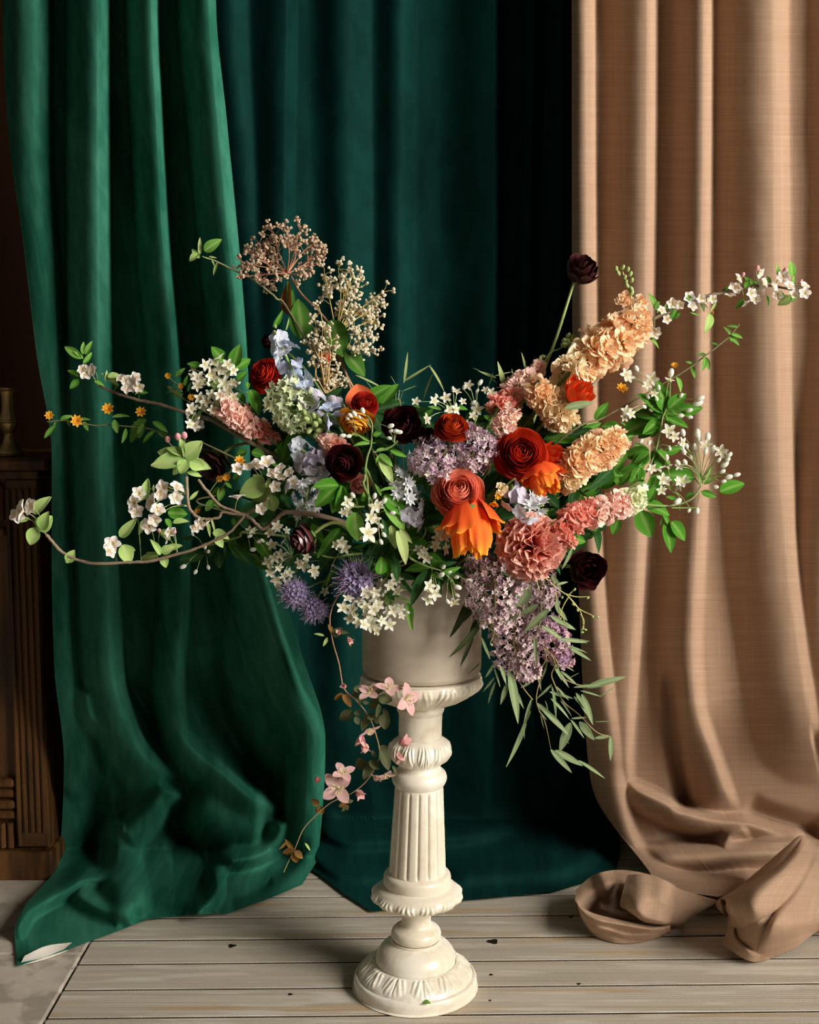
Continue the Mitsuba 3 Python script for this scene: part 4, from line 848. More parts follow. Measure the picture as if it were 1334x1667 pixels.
# ---- umbels with big leaves
umbel('viburnum_sprig', 'tan brown umbel of tiny buds, highest on the left', 1.72, (468, 446), C('b', (90, 350), (60, 290), (110, 230), (150, 160), (230, 100), (300, 90), (380, 90), (440, 180), (500, 200), (460, 290), (390, 340), (200, 380), (260, 180), (180, 260), (330, 180)), 17, 13, (.42, .20, .09), (.66, .50, .36), C('b', (330, 350), (390, 450), (480, 540), (560, 640), (600, 760)),
      leaves=CL('b', ('rust', 318, 570, 285, 375, 1.0, (-.6, .8, .1)), ('broad', 318, 560, 335, 378, .7, (.6, .6, .3)), ('broad', 390, 705, 378, 470, 1.15, (.2, 1, .2)), ('broad', 560, 600, 628, 810, 1.15, (-.1, .9, .5)), ('broad', 640, 790, 770, 915, 1.25, (.1, .9, .5))))
umbel('viburnum_sprig', 'cream umbel of tiny blossoms right of the tan brown umbel', 1.72, (548, 545), C('b', (520, 340), (600, 310), (680, 340), (720, 380), (540, 420), (850, 440), (820, 510), (640, 440), (700, 530), (810, 600), (760, 560), (620, 560), (770, 690), (790, 780), (690, 640), (740, 740)), 15, 12, (.50, .38, .18), (.80, .73, .55), C('b', (590, 680), (620, 780), (640, 900)))
umbel('viburnum_sprig', 'dense cream-brown umbel between the delphinium and the broad green leaves', 1.69, (530, 640), C('b', (470, 620), (510, 660), (430, 700), (490, 740), (560, 720), (540, 840), (580, 900), (610, 950), (540, 990), (470, 850), (500, 560)), 14, 10, (.48, .33, .15), (.76, .68, .50), C('b', (560, 960), (580, 1050)),
      leaves=CL('b', ('ember', 520, 860, 540, 770, 1.0, (0, 1, .4)), ('dark', 580, 1010, 640, 1100), ('glossy', 230, 640, 290, 550, .6), ('pale', 300, 660, 325, 590, .4)))
key = thing('orange_leaf', 'round orange-red leaf standing behind the crimson ranunculus', 'leaf')
leaf(key, 'ember', 590, 668, 580, 622, D(585, 640, .004), 1.28, (-.1, 1, .3), .01, 'blade'); twig(key, [(590, 668), (596, 700)], 1.57, .001, .0014, to_pot=True)

# ---- apple branches
J = C(5, (950, 660))[0]
spray('apple_branch', 'low gnarled apple branch reaching far left with white blossoms and pale green leaves', 'branch', 1.585,
      [C(5, (1330, 640), (1240, 650), (1180, 700), (1090, 770), (1000, 690), (950, 660))[::-1] + [(560, 850)],
       [J] + C(5, (840, 620), (750, 580), (660, 480), (585, 385)), [J] + C(5, (860, 650), (770, 640), (740, 680), (620, 690), (540, 640), (505, 560), (495, 360)),
       [J] + C(5, (820, 800), (680, 870), (540, 930), (360, 980), (200, 1020), (60, 1025)) + [(150, 917), (106, 902), (88, 885), (75, 870)], [J] + C(5, (1080, 580), (1130, 520))],
      C(5, (250, 570, 19), (120, 490, 14), (100, 570, 15), (110, 640, 15), (290, 480, 15), (320, 440, 14), (410, 460, 15), (410, 530, 14), (270, 630, 15), (210, 740, 16), (250, 690, 14), (330, 820, 14), (380, 800, 12), (560, 750, 11), (610, 720, 12), (650, 740, 10),
        (880, 310, 13), (970, 260, 13), (1040, 280, 14), (1120, 260, 15), (1160, 320, 12), (1190, 360, 13), (1250, 390, 13), (1310, 400, 14), (1230, 310, 12), (1190, 440, 12), (1300, 340, 12), (890, 540, 16), (1080, 610, 12)) + C('a', (110, 1320, 22), (150, 1300, 17), (80, 1340, 15), (500, 1470, 17), (480, 1500, 14)),
      flower=apple_flower, wood=WOOD, r=(.0020, .0042), bud=bud_pink, pedicel=True,
      buds=C(5, (350, 90, 7), (430, 70, 8), (480, 60, 8), (400, 800, 6), (285, 790, 5), (400, 780, 5)),
      leaves=CL(5, ('apple', 470, 240, 210, 260, .9), ('apple', 460, 200, 340, 110, .8), ('apple', 480, 200, 260, 170, .8), ('apple', 480, 210, 610, 90, 1.1), ('apple', 500, 240, 600, 130), ('apple', 500, 250, 690, 290, .7), ('apple', 490, 230, 440, 340, 1.2), ('apple', 520, 240, 640, 310, 1.1), ('apple', 500, 330, 620, 350, .6), ('apple', 440, 250, 400, 370, .7), ('apple', 460, 180, 460, 50, .7),
                ('apple', 175, 540, 180, 370, .7), ('pale', 240, 480, 240, 420), ('glossy', 350, 640, 510, 650, 1.2), ('glossy', 330, 690, 390, 760, 1.3), ('apple', 300, 470, 350, 500, .6), ('apple', 160, 700, 130, 820, .6), ('apple', 390, 720, 510, 690, .6), ('apple', 290, 780, 380, 850, .9),
                ('apple', 290, 970, 230, 840, .55), ('apple', 270, 970, 110, 1010, .55), ('apple', 300, 950, 400, 900, .9), ('apple', 330, 930, 455, 890, .6), ('apple', 310, 980, 340, 1070, 1.0), ('apple', 280, 960, 170, 950, .3), ('apple', -20, 830, 100, 690, .6), ('apple', 0, 890, 60, 1040, 1.1), ('apple', -30, 900, -120, 860, .7), ('apple', 40, 900, 100, 940, .7),
                ('apple', 700, 790, 830, 830, .8), ('apple', 720, 830, 780, 910, 1.0), ('apple', 1110, 430, 890, 480, 1.1), ('apple', 1120, 440, 990, 590, 1.2), ('apple', 1140, 500, 1180, 650, 1.0), ('apple', 1100, 400, 1000, 330, .7), ('apple', 1120, 450, 1140, 370, .7), ('pale', 650, 700, 680, 830, .6), ('pale', 690, 690, 720, 800, .5), ('pale', 520, 540, 590, 470, .8)) +
             CL('a', ('apple', 150, 1330, 220, 1250, .8), ('apple', 170, 1400, 225, 1340, 1.3), ('apple', 160, 1390, 130, 1475, 1.1), ('apple', 190, 1400, 200, 1320, 1.0), ('apple', 130, 1350, 50, 1360, .5), ('apple', 300, 1545, 330, 1490, 1.0), ('apple', 310, 1545, 285, 1535, 1.0)))
spray('apple_branch', 'short apple branch at the upper left with leafy tip and pinkish blossoms', 'branch', 1.69, C('a', (440, 760), (500, 785), (600, 820), (700, 840), (800, 870), (900, 900), (1060, 980)),
      C('a', (385, 700, 14), (420, 690, 12), (370, 690, 10), (560, 740, 12), (590, 760, 13), (610, 740, 13), (570, 770, 12), (620, 765, 11), (600, 725, 11), (860, 920, 11), (880, 935, 12), (850, 890, 10), (540, 730, 9)), flower=apple_flower, wood=WOOD, r=(.0018, .0036),
      leaves=CL('a', ('bright', 360, 640, 280, 570, .9), ('bright', 370, 640, 330, 600, .9), ('bright', 370, 620, 370, 560, 1.0), ('bright', 380, 620, 410, 560, .9), ('kerria', 370, 660, 415, 610, .9), ('glossy', 350, 720, 300, 685, .9), ('glossy', 350, 730, 310, 775, 1.1), ('kerria', 420, 740, 470, 755, 1.0), ('pale', 470, 740, 480, 690, .9), ('glossy', 490, 720, 530, 770, .9), ('pale', 530, 760, 450, 700, .5), ('glossy', 620, 790, 660, 790, .9), ('apple', 480, 720, 540, 710, .8), ('pale', 640, 770, 600, 800, .6)))
spray('apple_branch', 'apple branch with white blossoms reaching to the upper right before the tan curtain', 'branch', 1.70, C('e', (1190, 280), (1080, 260), (960, 270), (860, 295), (720, 330), (600, 390), (480, 440), (330, 560), (100, 900)),
      C('e', (680, 320, 11.7), (600, 350, 10.8), (690, 370, 11.7), (640, 355, 9.0), (920, 230, 10.8), (905, 280, 12.6), (930, 270, 10.8), (1030, 195, 10.8), (1030, 280, 12.6), (990, 300, 10.8), (1050, 250, 10.8), (1100, 270, 10.8), (1155, 215, 11.7), (1180, 270, 11.7), (1255, 270, 10.8), (1260, 300, 11.7), (1130, 300, 10.8), (1200, 310, 9.9), (960, 340, 9.9), (1020, 330, 9.9), (510, 480, 13.5), (540, 390, 9.9), (570, 430, 9.0), (800, 330, 9.0), (770, 350, 8.1), (890, 320, 10.8), (510, 510, 10.8), (740, 320, 9.0)),
      flower=apple_flower, wood=WOOD, r=(.0018, .0034), bud=bud_pink, buds=C('e', (1160, 200, 7), (1020, 185, 6), (1240, 250, 5), (950, 215, 5)),
      leaves=CL('e', ('bright', 520, 385, 495, 290, .9), ('bright', 525, 400, 540, 330, .6), ('bright', 1130, 230, 1125, 150, .9), ('bright', 1200, 215, 1195, 135, 1.3), ('bright', 1200, 260, 1215, 205, 1.0), ('apple', 780, 400, 785, 505, .9), ('glossy', 580, 400, 630, 370, .9), ('bright', 640, 400, 600, 430, .8), ('glossy', 960, 270, 990, 230, 1.1), ('glossy', 960, 330, 915, 375, .9), ('glossy', 1070, 310, 1085, 365, .8), ('apple', 1190, 320, 1130, 355, 1.0), ('apple', 1180, 310, 1215, 340, 1.0), ('glossy', 740, 350, 770, 390, .8), ('bright', 480, 520, 550, 570, .6), ('glossy', 465, 510, 430, 520, .9), ('bright', 690, 395, 735, 410, .5), ('pale', 820, 340, 790, 400, .6), ('glossy', 1090, 250, 1075, 210, .8), ('rust', 800, 380, 810, 405, .9), ('bright', 560, 400, 570, 350, .8), ('glossy', 850, 300, 900, 260, .9), ('bright', 1010, 260, 960, 215, .9), ('bright', 1140, 290, 1170, 345, .9), ('glossy', 620, 380, 590, 445, .9), ('bright', 1050, 270, 1010, 235, .8), ('bright', 1230, 300, 1200, 350, .9), ('glossy', 700, 340, 660, 300, .8)))
spray('apple_twig', 'bare apple twig at the top left with a few young leaves at its tip', 'twig', 1.74, C('a', (900, 185), (960, 205), (1050, 250), (1130, 290), (1230, 370), (1330, 500)), (), wood=((.30, .34, .16), WOOD[0]), r=(.0011, .0018),
      leaves=CL('a', ('bright', 910, 160, 980, 105, 1.3, (.2, 1, .2)), ('pale', 890, 175, 890, 95, .7), ('apple', 880, 170, 840, 205, .8), ('pale', 970, 210, 945, 270, .6), ('pale', 940, 190, 960, 235, .5), ('apple', 890, 190, 850, 150, .7), ('pale', 930, 185, 965, 190, .6)))

# ---- kerria sprigs
KF = dict(flower=kerria_flower, fname='flower', face=(.15, 1, .3), wob=.45, wood=((.16, .17, .07), (.10, .08, .04)), r=(.0009, .0016), pedicel=False)
spray('kerria_sprig', 'lower left kerria sprig with four orange flowers and toothed leaves', 'sprig', 1.70, C('a', (210, 920), (300, 915), (410, 935), (500, 935), (660, 950), (740, 980), (860, 1010), (1000, 1060)),
      C('a', (222, 895, 11), (340, 920, 15), (485, 870, 15), (630, 880, 13)), **KF,
      leaves=CL('a', ('kerria', 240, 940, 195, 995, .8), ('kerria', 250, 920, 240, 955, .9), ('kerria', 270, 910, 320, 890, .9), ('kerria', 300, 910, 310, 940, 1.), ('kerria', 370, 920, 395, 960, 1.2), ('kerria', 350, 910, 400, 905, .7), ('kerria', 510, 910, 520, 975, 1.), ('kerria', 500, 900, 580, 885, .5), ('kerria', 650, 910, 560, 1010, 1.1), ('kerria', 640, 930, 610, 1000, .9), ('kerria', 560, 950, 550, 1020, .8), ('kerria', 680, 920, 750, 960, .9), ('kerria', 690, 960, 620, 1020, .6), ('kerria', 700, 960, 755, 995, .8)))
spray('kerria_sprig', 'kerria sprig left of the white blossom cluster with three small orange flowers', 'sprig', 1.68, C(1, (30, 470), (110, 540), (170, 620), (230, 720)), C(1, (20, 460, 8), (165, 565, 8), (265, 680, 9)), **KF,
      leaves=CL(1, ('kerria', 110, 470, 190, 370, 1.1), ('kerria', 100, 460, 60, 430, 1.), ('kerria', 130, 620, 0, 610, .7), ('kerria', 150, 620, 60, 690, .9), ('glossy', 200, 560, 220, 450, .9), ('dark', 230, 620, 260, 520, 1.), ('kerria', 130, 650, 40, 580, .6), ('kerria', 180, 640, 120, 700, .7)))
spray('kerria_sprig', 'thin kerria twig on the right with nodding leaves at its tip and two orange flowers', 'sprig', 1.68, C('e', (935, 455), (880, 520), (780, 600), (690, 670), (610, 720), (420, 830), (240, 930), (60, 1020)), C('e', (340, 790, 15), (610, 670, 9)), **KF,
      leaves=CL('e', ('kerria', 890, 510, 865, 460, .9), ('kerria', 895, 505, 960, 520, .8), ('kerria', 930, 470, 870, 455, .7), ('kerria', 890, 515, 940, 560, .8), ('kerria', 880, 520, 905, 545, .9), ('kerria', 830, 560, 790, 540, .8), ('kerria', 770, 610, 720, 600, .9), ('kerria', 760, 620, 765, 690, 1.1), ('kerria', 765, 620, 790, 685, .8), ('kerria', 690, 660, 720, 725, 1.), ('kerria', 700, 650, 670, 640, 1.), ('bright', 620, 720, 660, 790, 1.1), ('glossy', 210, 930, 290, 840, .9), ('glossy', 130, 1010, 250, 950, .9), ('dark', 200, 980, 70, 1020, 1.)))
spray('kerria_sprig', 'kerria flowers and crinkled leaves at the left, beside the dark maroon tulip', 'sprig', 1.64, C(5, (860, 260), (800, 400), (740, 500), (680, 600)), C(5, (900, 250, 13), (750, 380, 9), (810, 375, 10), (590, 640, 9)), **KF,
      leaves=CL(5, ('kerria', 770, 440, 750, 560, 1.3), ('kerria', 740, 440, 690, 520, 1.1), ('kerria', 700, 540, 640, 640, 1.4), ('kerria', 690, 560, 760, 610, .7), ('kerria', 640, 580, 560, 600, .9), ('kerria', 900, 330, 850, 400, 1.1), ('glossy', 1000, 170, 1110, 190, 1.4), ('glossy', 960, 160, 880, 190, 1.3), ('glossy', 1160, 260, 1220, 290, 1.2), ('glossy', 800, 410, 850, 450, 1.1)))

# ---- choisya: white star blossoms and glossy leaves
CH = dict(flower=choisya_flower, cat='sprig')
def ch(name, label, d, pts, fl, **k): return spray(name, label, 'sprig', d, pts, fl, flower=choisya_flower, **k)
ch('choisya_sprig', 'full cluster of white star blossoms at the upper left, with glossy leaves around it', 1.62, C(1, (560, 620), (640, 760), (760, 900)),
   C(1, (300, 390, 11), (280, 480, 11), (400, 350, 12), (440, 440, 14), (340, 470, 13), (500, 330, 12), (560, 280, 12), (580, 380, 14), (640, 430, 14), (640, 340, 11), (690, 400, 11), (500, 470, 12), (610, 540, 14), (660, 610, 14), (700, 520, 10), (330, 560, 11), (370, 520, 11), (480, 650, 11), (560, 660, 12), (620, 700, 12), (700, 680, 12), (350, 680, 12), (420, 720, 12), (520, 740, 13), (600, 760, 11), (260, 790, 11), (480, 800, 11), (390, 770, 10), (300, 970, 11), (240, 960, 10), (340, 880, 9), (730, 740, 10)),
   buds=C(1, (740, 540), (830, 635), (450, 560), (440, 620), (340, 760), (420, 790), (350, 880), (690, 510)), node=C(1, (520, 600), (400, 760)), fpx=12,
   leaves=CL(1, ('glossy', 360, 370, 215, 300, 1.2), ('glossy', 600, 330, 490, 130, 1.2), ('glossy', 700, 360, 750, 130, 1.1), ('glossy', 720, 380, 890, 270, 1.1), ('glossy', 740, 500, 830, 410, 1.3), ('glossy', 870, 600, 990, 850, 1.1), ('glossy', 760, 640, 830, 740, 1.2), ('glossy', 840, 520, 860, 590, 1.3), ('dark', 800, 740, 960, 900, 1.2), ('bright', 560, 510, 440, 540, .6), ('bright', 600, 540, 480, 620, .5), ('kerria', 380, 820, 310, 860, 1.2), ('glossy', 240, 880, 330, 890, 1.2)))
ch('choisya_sprig', 'white star blossoms at the lower left, under the bent ranunculus bud', 1.61, C('f', (300, 440), (460, 500), (620, 480)),
   C('f', (90, 420, 11), (70, 530, 12), (110, 500, 11), (130, 560, 10), (290, 550, 13), (270, 530, 10), (355, 580, 12), (310, 500, 9), (120, 640, 12), (190, 670, 12), (150, 480, 11), (150, 400, 9), (80, 600, 10), (170, 620, 9), (140, 690, 9), (530, 400, 12), (560, 440, 12), (490, 420, 10), (120, 310, 10), (180, 330, 8), (430, 720, 9), (360, 610, 8), (200, 600, 10)), buds=C('f', (250, 640), (180, 590), (100, 560), (40, 400), (280, 150)), node=C('f', (220, 500), (520, 470)),
   leaves=CL('f', ('glossy', 530, 310, 370, 510, .6), ('dark', 420, 560, 330, 640, .7), ('dark', 440, 480, 240, 480, .8), ('glossy', 500, 560, 410, 700, .5), ('dark', 300, 480, 180, 560, .9)))
ch('choisya_sprig', 'densest cluster of cream star blossoms, hanging over the left side of the pot rim', 1.575, C(6, (420, 980), (520, 860), (600, 760)),
   C(6, (290, 1020, 13), (350, 1000, 12), (400, 1020, 11), (330, 1060, 11), (150, 1090, 12), (200, 1180, 14), (110, 1170, 14), (260, 1110, 11), (300, 1150, 12), (400, 1100, 12), (420, 1140, 12), (380, 1180, 12), (330, 1210, 11), (200, 1240, 12), (170, 1270, 12), (240, 1290, 12), (290, 1320, 12), (350, 1270, 14), (350, 1320, 14), (400, 1320, 12), (410, 1370, 9), (450, 1280, 11), (520, 1320, 13), (560, 1190, 13), (520, 1200, 11), (560, 900, 15), (590, 920, 13), (590, 1000, 12), (530, 960, 11), (620, 1170, 10), (630, 1240, 8)), buds=C(6, (450, 930), (440, 1000), (480, 1030), (460, 1060), (210, 1100), (290, 1100), (670, 1200), (420, 1370, 5), (380, 1010)), node=C(6, (450, 1080), (330, 1170)),
   leaves=CL(6, ('bright', 490, 1050, 520, 1150, 1.2), ('bright', 620, 1080, 740, 1120, .5), ('bright', 690, 1110, 730, 1390, .45), ('glossy', 700, 1120, 755, 1285, .4), ('glossy', 620, 1060, 560, 1060, .8), ('bright', 600, 1010, 690, 1000, .4), ('bright', 600, 990, 690, 970, .3)))
ch('choisya_sprig', 'open white star flowers among bright green leaves, left of the coral ranunculus', 1.525, [C(6, (340, 260), (335, 160), (325, 40), (330, -60)), C(6, (340, 260), (420, 360)), C(6, (300, 250), (150, 250))],
   C(6, (390, 240, 14), (430, 250, 11), (350, 340, 12), (320, 490, 20), (300, 550, 12), (400, 370, 11), (140, 210, 13), (150, 300, 12), (110, 300, 9)), buds=C(6, (208, 165, 6), (385, 175, 6), (460, 215, 6.5), (528, 310, 6), (430, 410, 6), (460, 485, 5.5), (438, 545, 5.5), (175, 230, 4)), node=C(6, (350, 290), (400, 330), (240, 260)),
   leaves=CL(6, ('bright', 210, 300, 220, 580, 1.5, (-.2, 1, .3)), ('bright', 470, 150, 670, 470, 1.0, (.2, .9, .5)), ('glossy', 480, 150, 690, 330, 1.0), ('bright', 450, 150, 400, 30, .7), ('bright', 440, 110, 600, 50, .5), ('pale', 540, 420, 575, 635, 1.1), ('pale', 590, 470, 715, 780, 1.0), ('pale', 620, 450, 730, 580, .9), ('glossy', 100, 60, 10, 330, 1.0), ('glossy', 280, 200, 300, 120, 1.2), ('dark', 460, 360, 520, 560, .7), ('glossy', 90, 60, 80, 330, .9), ('glossy', 70, 60, -40, 200, 1.0)))
ch('choisya_sprig', 'upright bud sprig beside the round maroon-black ranunculus, buds nodding at its tip', 1.515, [C(2, (780, 500), (740, 620), (720, 800), (740, 940)), C(2, (780, 500), (790, 300), (740, 210)), C(2, (800, 560), (960, 510), (1030, 450)), C(2, (760, 480), (660, 400), (560, 400))],
   [], buds=C(2, (640, 215, 6), (600, 225, 5), (710, 190, 6), (940, 320, 6.5), (930, 420, 5), (950, 360, 5), (990, 360, 5.5), (1020, 370, 6), (540, 400, 6), (590, 405, 5), (680, 240, 4), (570, 250, 4)), node=C(2, (780, 330), (1000, 470), (640, 410)), pedicel=True,
   leaves=CL(2, ('bright', 850, 580, 1000, 670, 1.1), ('pale', 860, 600, 1000, 850, .9, (.1, 1, .3)), ('bright', 850, 590, 830, 665, 1.0), ('bright', 830, 540, 950, 520, .7), ('bright', 760, 480, 610, 470, .8), ('bright', 770, 460, 640, 380, .5), ('bright', 780, 470, 830, 470, .5), ('glossy', 800, 400, 880, 370, 1.2), ('glossy', 960, 540, 1130, 600, .6), ('glossy', 470, 870, 230, 870, 1.2), ('glossy', 450, 880, 240, 1080, 1.1), ('glossy', 500, 870, 430, 1150, 1.1)))
ch('choisya_sprig', 'row of small white star flowers and buds above the brick red ranunculus', 1.62, [C('d', (280, 330), (330, 400), (380, 480)), C('d', (450, 330), (420, 420)), C('d', (540, 290), (500, 420))],
   C('d', (275, 280, 11), (210, 295, 10), (320, 340, 12), (290, 340, 10), (440, 340, 13), (395, 215, 10), (540, 290, 10), (510, 250, 9), (570, 260, 9), (330, 250, 9), (360, 300, 8), (120, 300, 9), (170, 390, 11), (480, 240, 8), (555, 310, 9), (415, 375, 9)), buds=C('d', (443, 212, 6), (405, 315, 6), (365, 235, 5), (430, 250, 4), (310, 240, 4), (230, 275, 4), (500, 300, 5)), node=C('d', (320, 370), (430, 360), (530, 340)),
   leaves=CL('d', ('bright', 250, 340, 180, 320, .7), ('glossy', 340, 360, 280, 310, .9), ('glossy', 330, 330, 390, 330, .9), ('glossy', 400, 380, 420, 320, .8), ('bright', 480, 350, 500, 300, .8), ('glossy', 470, 370, 520, 400, .9), ('glossy', 140, 330, 100, 310, .9)))
ch('choisya_sprig', 'dark pointed leaves with a few white star flowers hanging before the pot rim', 1.545, [C(6, (890, 800), (800, 760), (700, 700)), C(6, (890, 800), (1010, 840), (1120, 960))],
   C(6, (880, 1030, 17), (930, 1040, 13), (870, 1090, 13), (880, 960, 12), (1110, 1130, 13), (970, 470, 14), (1010, 540, 14), (960, 520, 12), (1020, 630, 13), (940, 610, 11), (1040, 470, 12), (790, 640, 10), (820, 690, 10), (860, 720, 11), (840, 650, 8)), buds=C(6, (975, 875, 7), (1040, 855, 6), (1110, 890, 5), (1115, 970, 7), (1215, 920, 7), (1120, 1040, 5), (1040, 1090, 5), (950, 960, 6), (1000, 810, 5)), node=C(6, (920, 860), (1060, 880), (960, 560)),
   leaves=CL(6, ('glossy', 890, 810, 650, 790, .9, (-.2, .7, .8)), ('dark', 870, 830, 700, 1140, .8), ('dark', 870, 830, 690, 960, .5), ('glossy', 900, 800, 1020, 740, .8), ('dark', 980, 780, 1140, 750, .8), ('glossy', 1000, 850, 1180, 800, .6), ('dark', 1000, 860, 1250, 880, .6), ('glossy', 900, 850, 1020, 900, .8), ('dark', 970, 920, 1000, 1080, .6), ('glossy', 440, 860, 470, 710, 1.5), ('dark', 560, 700, 620, 940, 1.1), ('dark', 350, 840, 370, 720, .9), ('glossy', 520, 880, 450, 720, 1.0)))
# right mock orange with glossy whorls
ch('choisya_sprig', 'upright sprig of glossy green leaf whorls on the right, topped by white buds', 1.64, [C(4, (590, 490), (570, 600), (520, 800), (420, 980), (250, 1080)), C(4, (590, 490), (640, 360), (650, 200)), C(4, (480, 770), (400, 780))],
   C(4, (290, 150, 12), (320, 170, 10), (510, 180, 13), (640, 200, 10), (640, 600, 14), (680, 640, 11), (300, 440, 11), (330, 470, 10), (280, 490, 9), (520, 300, 8), (460, 240, 9)),
   buds=C(4, (650, 165, 8), (390, 120, 6), (480, 340, 5), (545, 360, 5), (720, 350, 5), (725, 330, 5), (870, 350, 7), (840, 390, 9), (780, 440, 6), (710, 480, 6), (455, 415, 5), (510, 440, 5), (560, 270, 5), (430, 670, 5), (490, 680, 5), (620, 790, 6), (640, 720, 5), (790, 490, 5)), node=C(4, (600, 440), (520, 740)),
   leaves=CL(4, ('glossy', 590, 490, 345, 420, 1.1), ('glossy', 590, 500, 235, 585, 1.1), ('glossy', 570, 520, 370, 660, 1.0), ('glossy', 540, 520, 440, 630, 1.4), ('glossy', 590, 490, 805, 560, 1.1), ('glossy', 700, 440, 915, 415, 1.0), ('glossy', 580, 450, 400, 290, 1.2), ('glossy', 600, 440, 570, 180, 1.1), ('glossy', 640, 420, 780, 290, 1.2), ('glossy', 610, 490, 660, 570, 1.2), ('bright', 600, 470, 680, 300, .6), ('bright', 600, 470, 640, 320, .5), ('bright', 590, 470, 560, 340, .5), ('bright', 600, 480, 760, 380, .5), ('glossy', 240, 560, 100, 560, 1.1),
             ('bright', 480, 770, 360, 690, .9), ('glossy', 480, 770, 270, 800, 1.1), ('glossy', 470, 780, 320, 900, 1.2), ('glossy', 470, 780, 430, 900, 1.1), ('glossy', 410, 900, 220, 960, 1.2), ('glossy', 410, 900, 420, 1030, 1.2), ('glossy', 410, 890, 330, 1040, 1.2), ('dark', 190, 900, 0, 1080, 1.0), ('glossy', 200, 920, 250, 1050, 1.1), ('glossy', 190, 930, 80, 1060, 1.2), ('glossy', 600, 770, 750, 740, 1.0), ('glossy', 540, 760, 680, 860, 1.0), ('glossy', 520, 850, 640, 880, 1.3), ('glossy', 290, 750, 240, 880, 1.0), ('bright', 310, 640, 330, 740, 1.), ('glossy', 560, 520, 500, 660, 1.), ('glossy', 500, 760, 560, 900, 1.1), ('glossy', 480, 780, 350, 860, 1.), ('bright', 440, 860, 350, 960, 1.), ('glossy', 330, 940, 230, 1040, 1.1), ('bright', 400, 950, 470, 1060, .9), ('glossy', 620, 460, 730, 460, 1.), ('glossy', 560, 480, 470, 380, 1.), ('bright', 360, 640, 230, 680, .6), ('glossy', 290, 560, 250, 520, 1.)))
ch('choisya_sprig', 'white buds fanned out over glossy leaves, farthest right of the star-flowered sprigs', 1.66, [C(4, (900, 1040), (820, 1150), (660, 1200), (450, 1190), (250, 1120)), C(4, (890, 1030), (850, 980)), C(4, (660, 1220), (860, 1220))],
   C(4, (1060, 760, 13), (1100, 790, 10), (740, 700, 12), (720, 720, 9), (590, 990, 12), (540, 910, 12), (500, 900, 10), (760, 1010, 13), (730, 1040, 12), (700, 1010, 10), (730, 890, 10), (940, 720, 12), (630, 880, 9), (580, 1080, 10), (620, 1010, 10)), buds=C(4, (760, 640, 7), (870, 650, 8), (945, 680, 8), (985, 770, 7), (1110, 810, 6), (1100, 845, 5), (1065, 890, 8), (1050, 940, 6), (1095, 980, 7), (1165, 960, 6), (850, 750, 6), (770, 790, 6), (725, 870, 6), (780, 870, 6), (930, 790, 6), (1030, 850, 5), (990, 1050, 6), (790, 740, 5), (735, 1150, 8), (870, 1220, 6), (810, 1220, 5), (880, 690, 7), (1060, 1010, 5), (820, 830, 5)), node=C(4, (900, 1000), (650, 1080)),
   leaves=CL(4, ('glossy', 840, 980, 570, 930, .9), ('glossy', 550, 950, 480, 1150, 1.1), ('glossy', 450, 1200, 670, 1240, 1.2), ('glossy', 410, 1240, 500, 1470, 1.3, (-.3, 1, .2)), ('glossy', 590, 1270, 660, 1370, 1.0), ('glossy', 660, 1330, 785, 1480, 1.2, (.2, 1, .5)), ('glossy', 610, 1340, 670, 1580, .9), ('glossy', 1050, 1090, 1265, 1000, 1.0, (0, .9, .5)), ('glossy', 900, 1090, 1025, 1130, .9), ('bright', 920, 1020, 1000, 900, .5), ('bright', 920, 1030, 1040, 960, .4), ('bright', 910, 1030, 880, 930, .4), ('glossy', 840, 1100, 760, 1140, 1.), ('glossy', 700, 1160, 620, 1120, 1.2), ('glossy', 720, 1120, 680, 1080, 1.1), ('glossy', 470, 1170, 530, 1050, 1.1), ('glossy', 230, 1300, 190, 1440, 1.2), ('glossy', 230, 1310, 150, 1320, 1.0), ('bright', 600, 1280, 580, 1370, .9), ('bright', 730, 1200, 730, 1250, .6)))

# ---- clematis vine
key = thing('clematis_vine', 'trailing clematis vine with pink flowers and dark leaves, hanging down beside the pedestal', 'vine')
dv = 1.575
twig(key, [(462, 1420), (472, 1398), (481, 1380), (494, 1350), (514, 1328), (540, 1306), (575, 1290), (602, 1265), (618, 1230), (612, 1195), (600, 1165), (580, 1140), (560, 1120), (552, 1080), (541, 1040), (538, 1000), (556, 965), (600, 940)], dv, .0006, .0012, (.36, .27, .16), (.26, .12, .06), 'stem', 110, to_pot=True)
for x, y, r_, f in ((875, 470, 30, (.75, .6, .2)), (640, 430, 22, (-.1, .6, .7)), (440, 1040, 31, (-.1, .95, .2)), (470, 950, 23, (.1, .5, .85)), (640, 660, 20, (.4, .6, -.7)), (745, 950, 19, (.3, .6, -.7)), (765, 405, 24, (.2, .5, .8)), (690, 970, 12, (-.5, .6, -.5))):
    q = C(8, (x, y))[0]; put(key, 'flower', clematis_flower, q[0], q[1], r_, dv - .012, f, .12)
for x, y, r_, f in ((595, 700, 28, (-.1, .4, -.9)), (610, 750, 24, (.1, .4, -.9)), (560, 1060, 24, (.6, .5, -.4)), (835, 760, 30, (.75, .3, .5)), (830, 810, 26, (.1, .4, -.9)), (500, 75, 16, (.5, .5, -.6)), (450, 50, 13, (-.1, .5, .6)), (490, 390, 14, (-.6, .5, .3))):
    q = C(8, (x, y))[0]; put(key, 'flower', clematis_shut, q[0], q[1], r_ * .8, dv - .008, f, .12)
q = C(8, (305, 990))[0]; put(key, 'bud', vply(ball(1, (.66, .24, .24), sub=2, st=(.9, .9, 1.1)), 'petal'), q[0], q[1], 5.5, dv, None, .1)
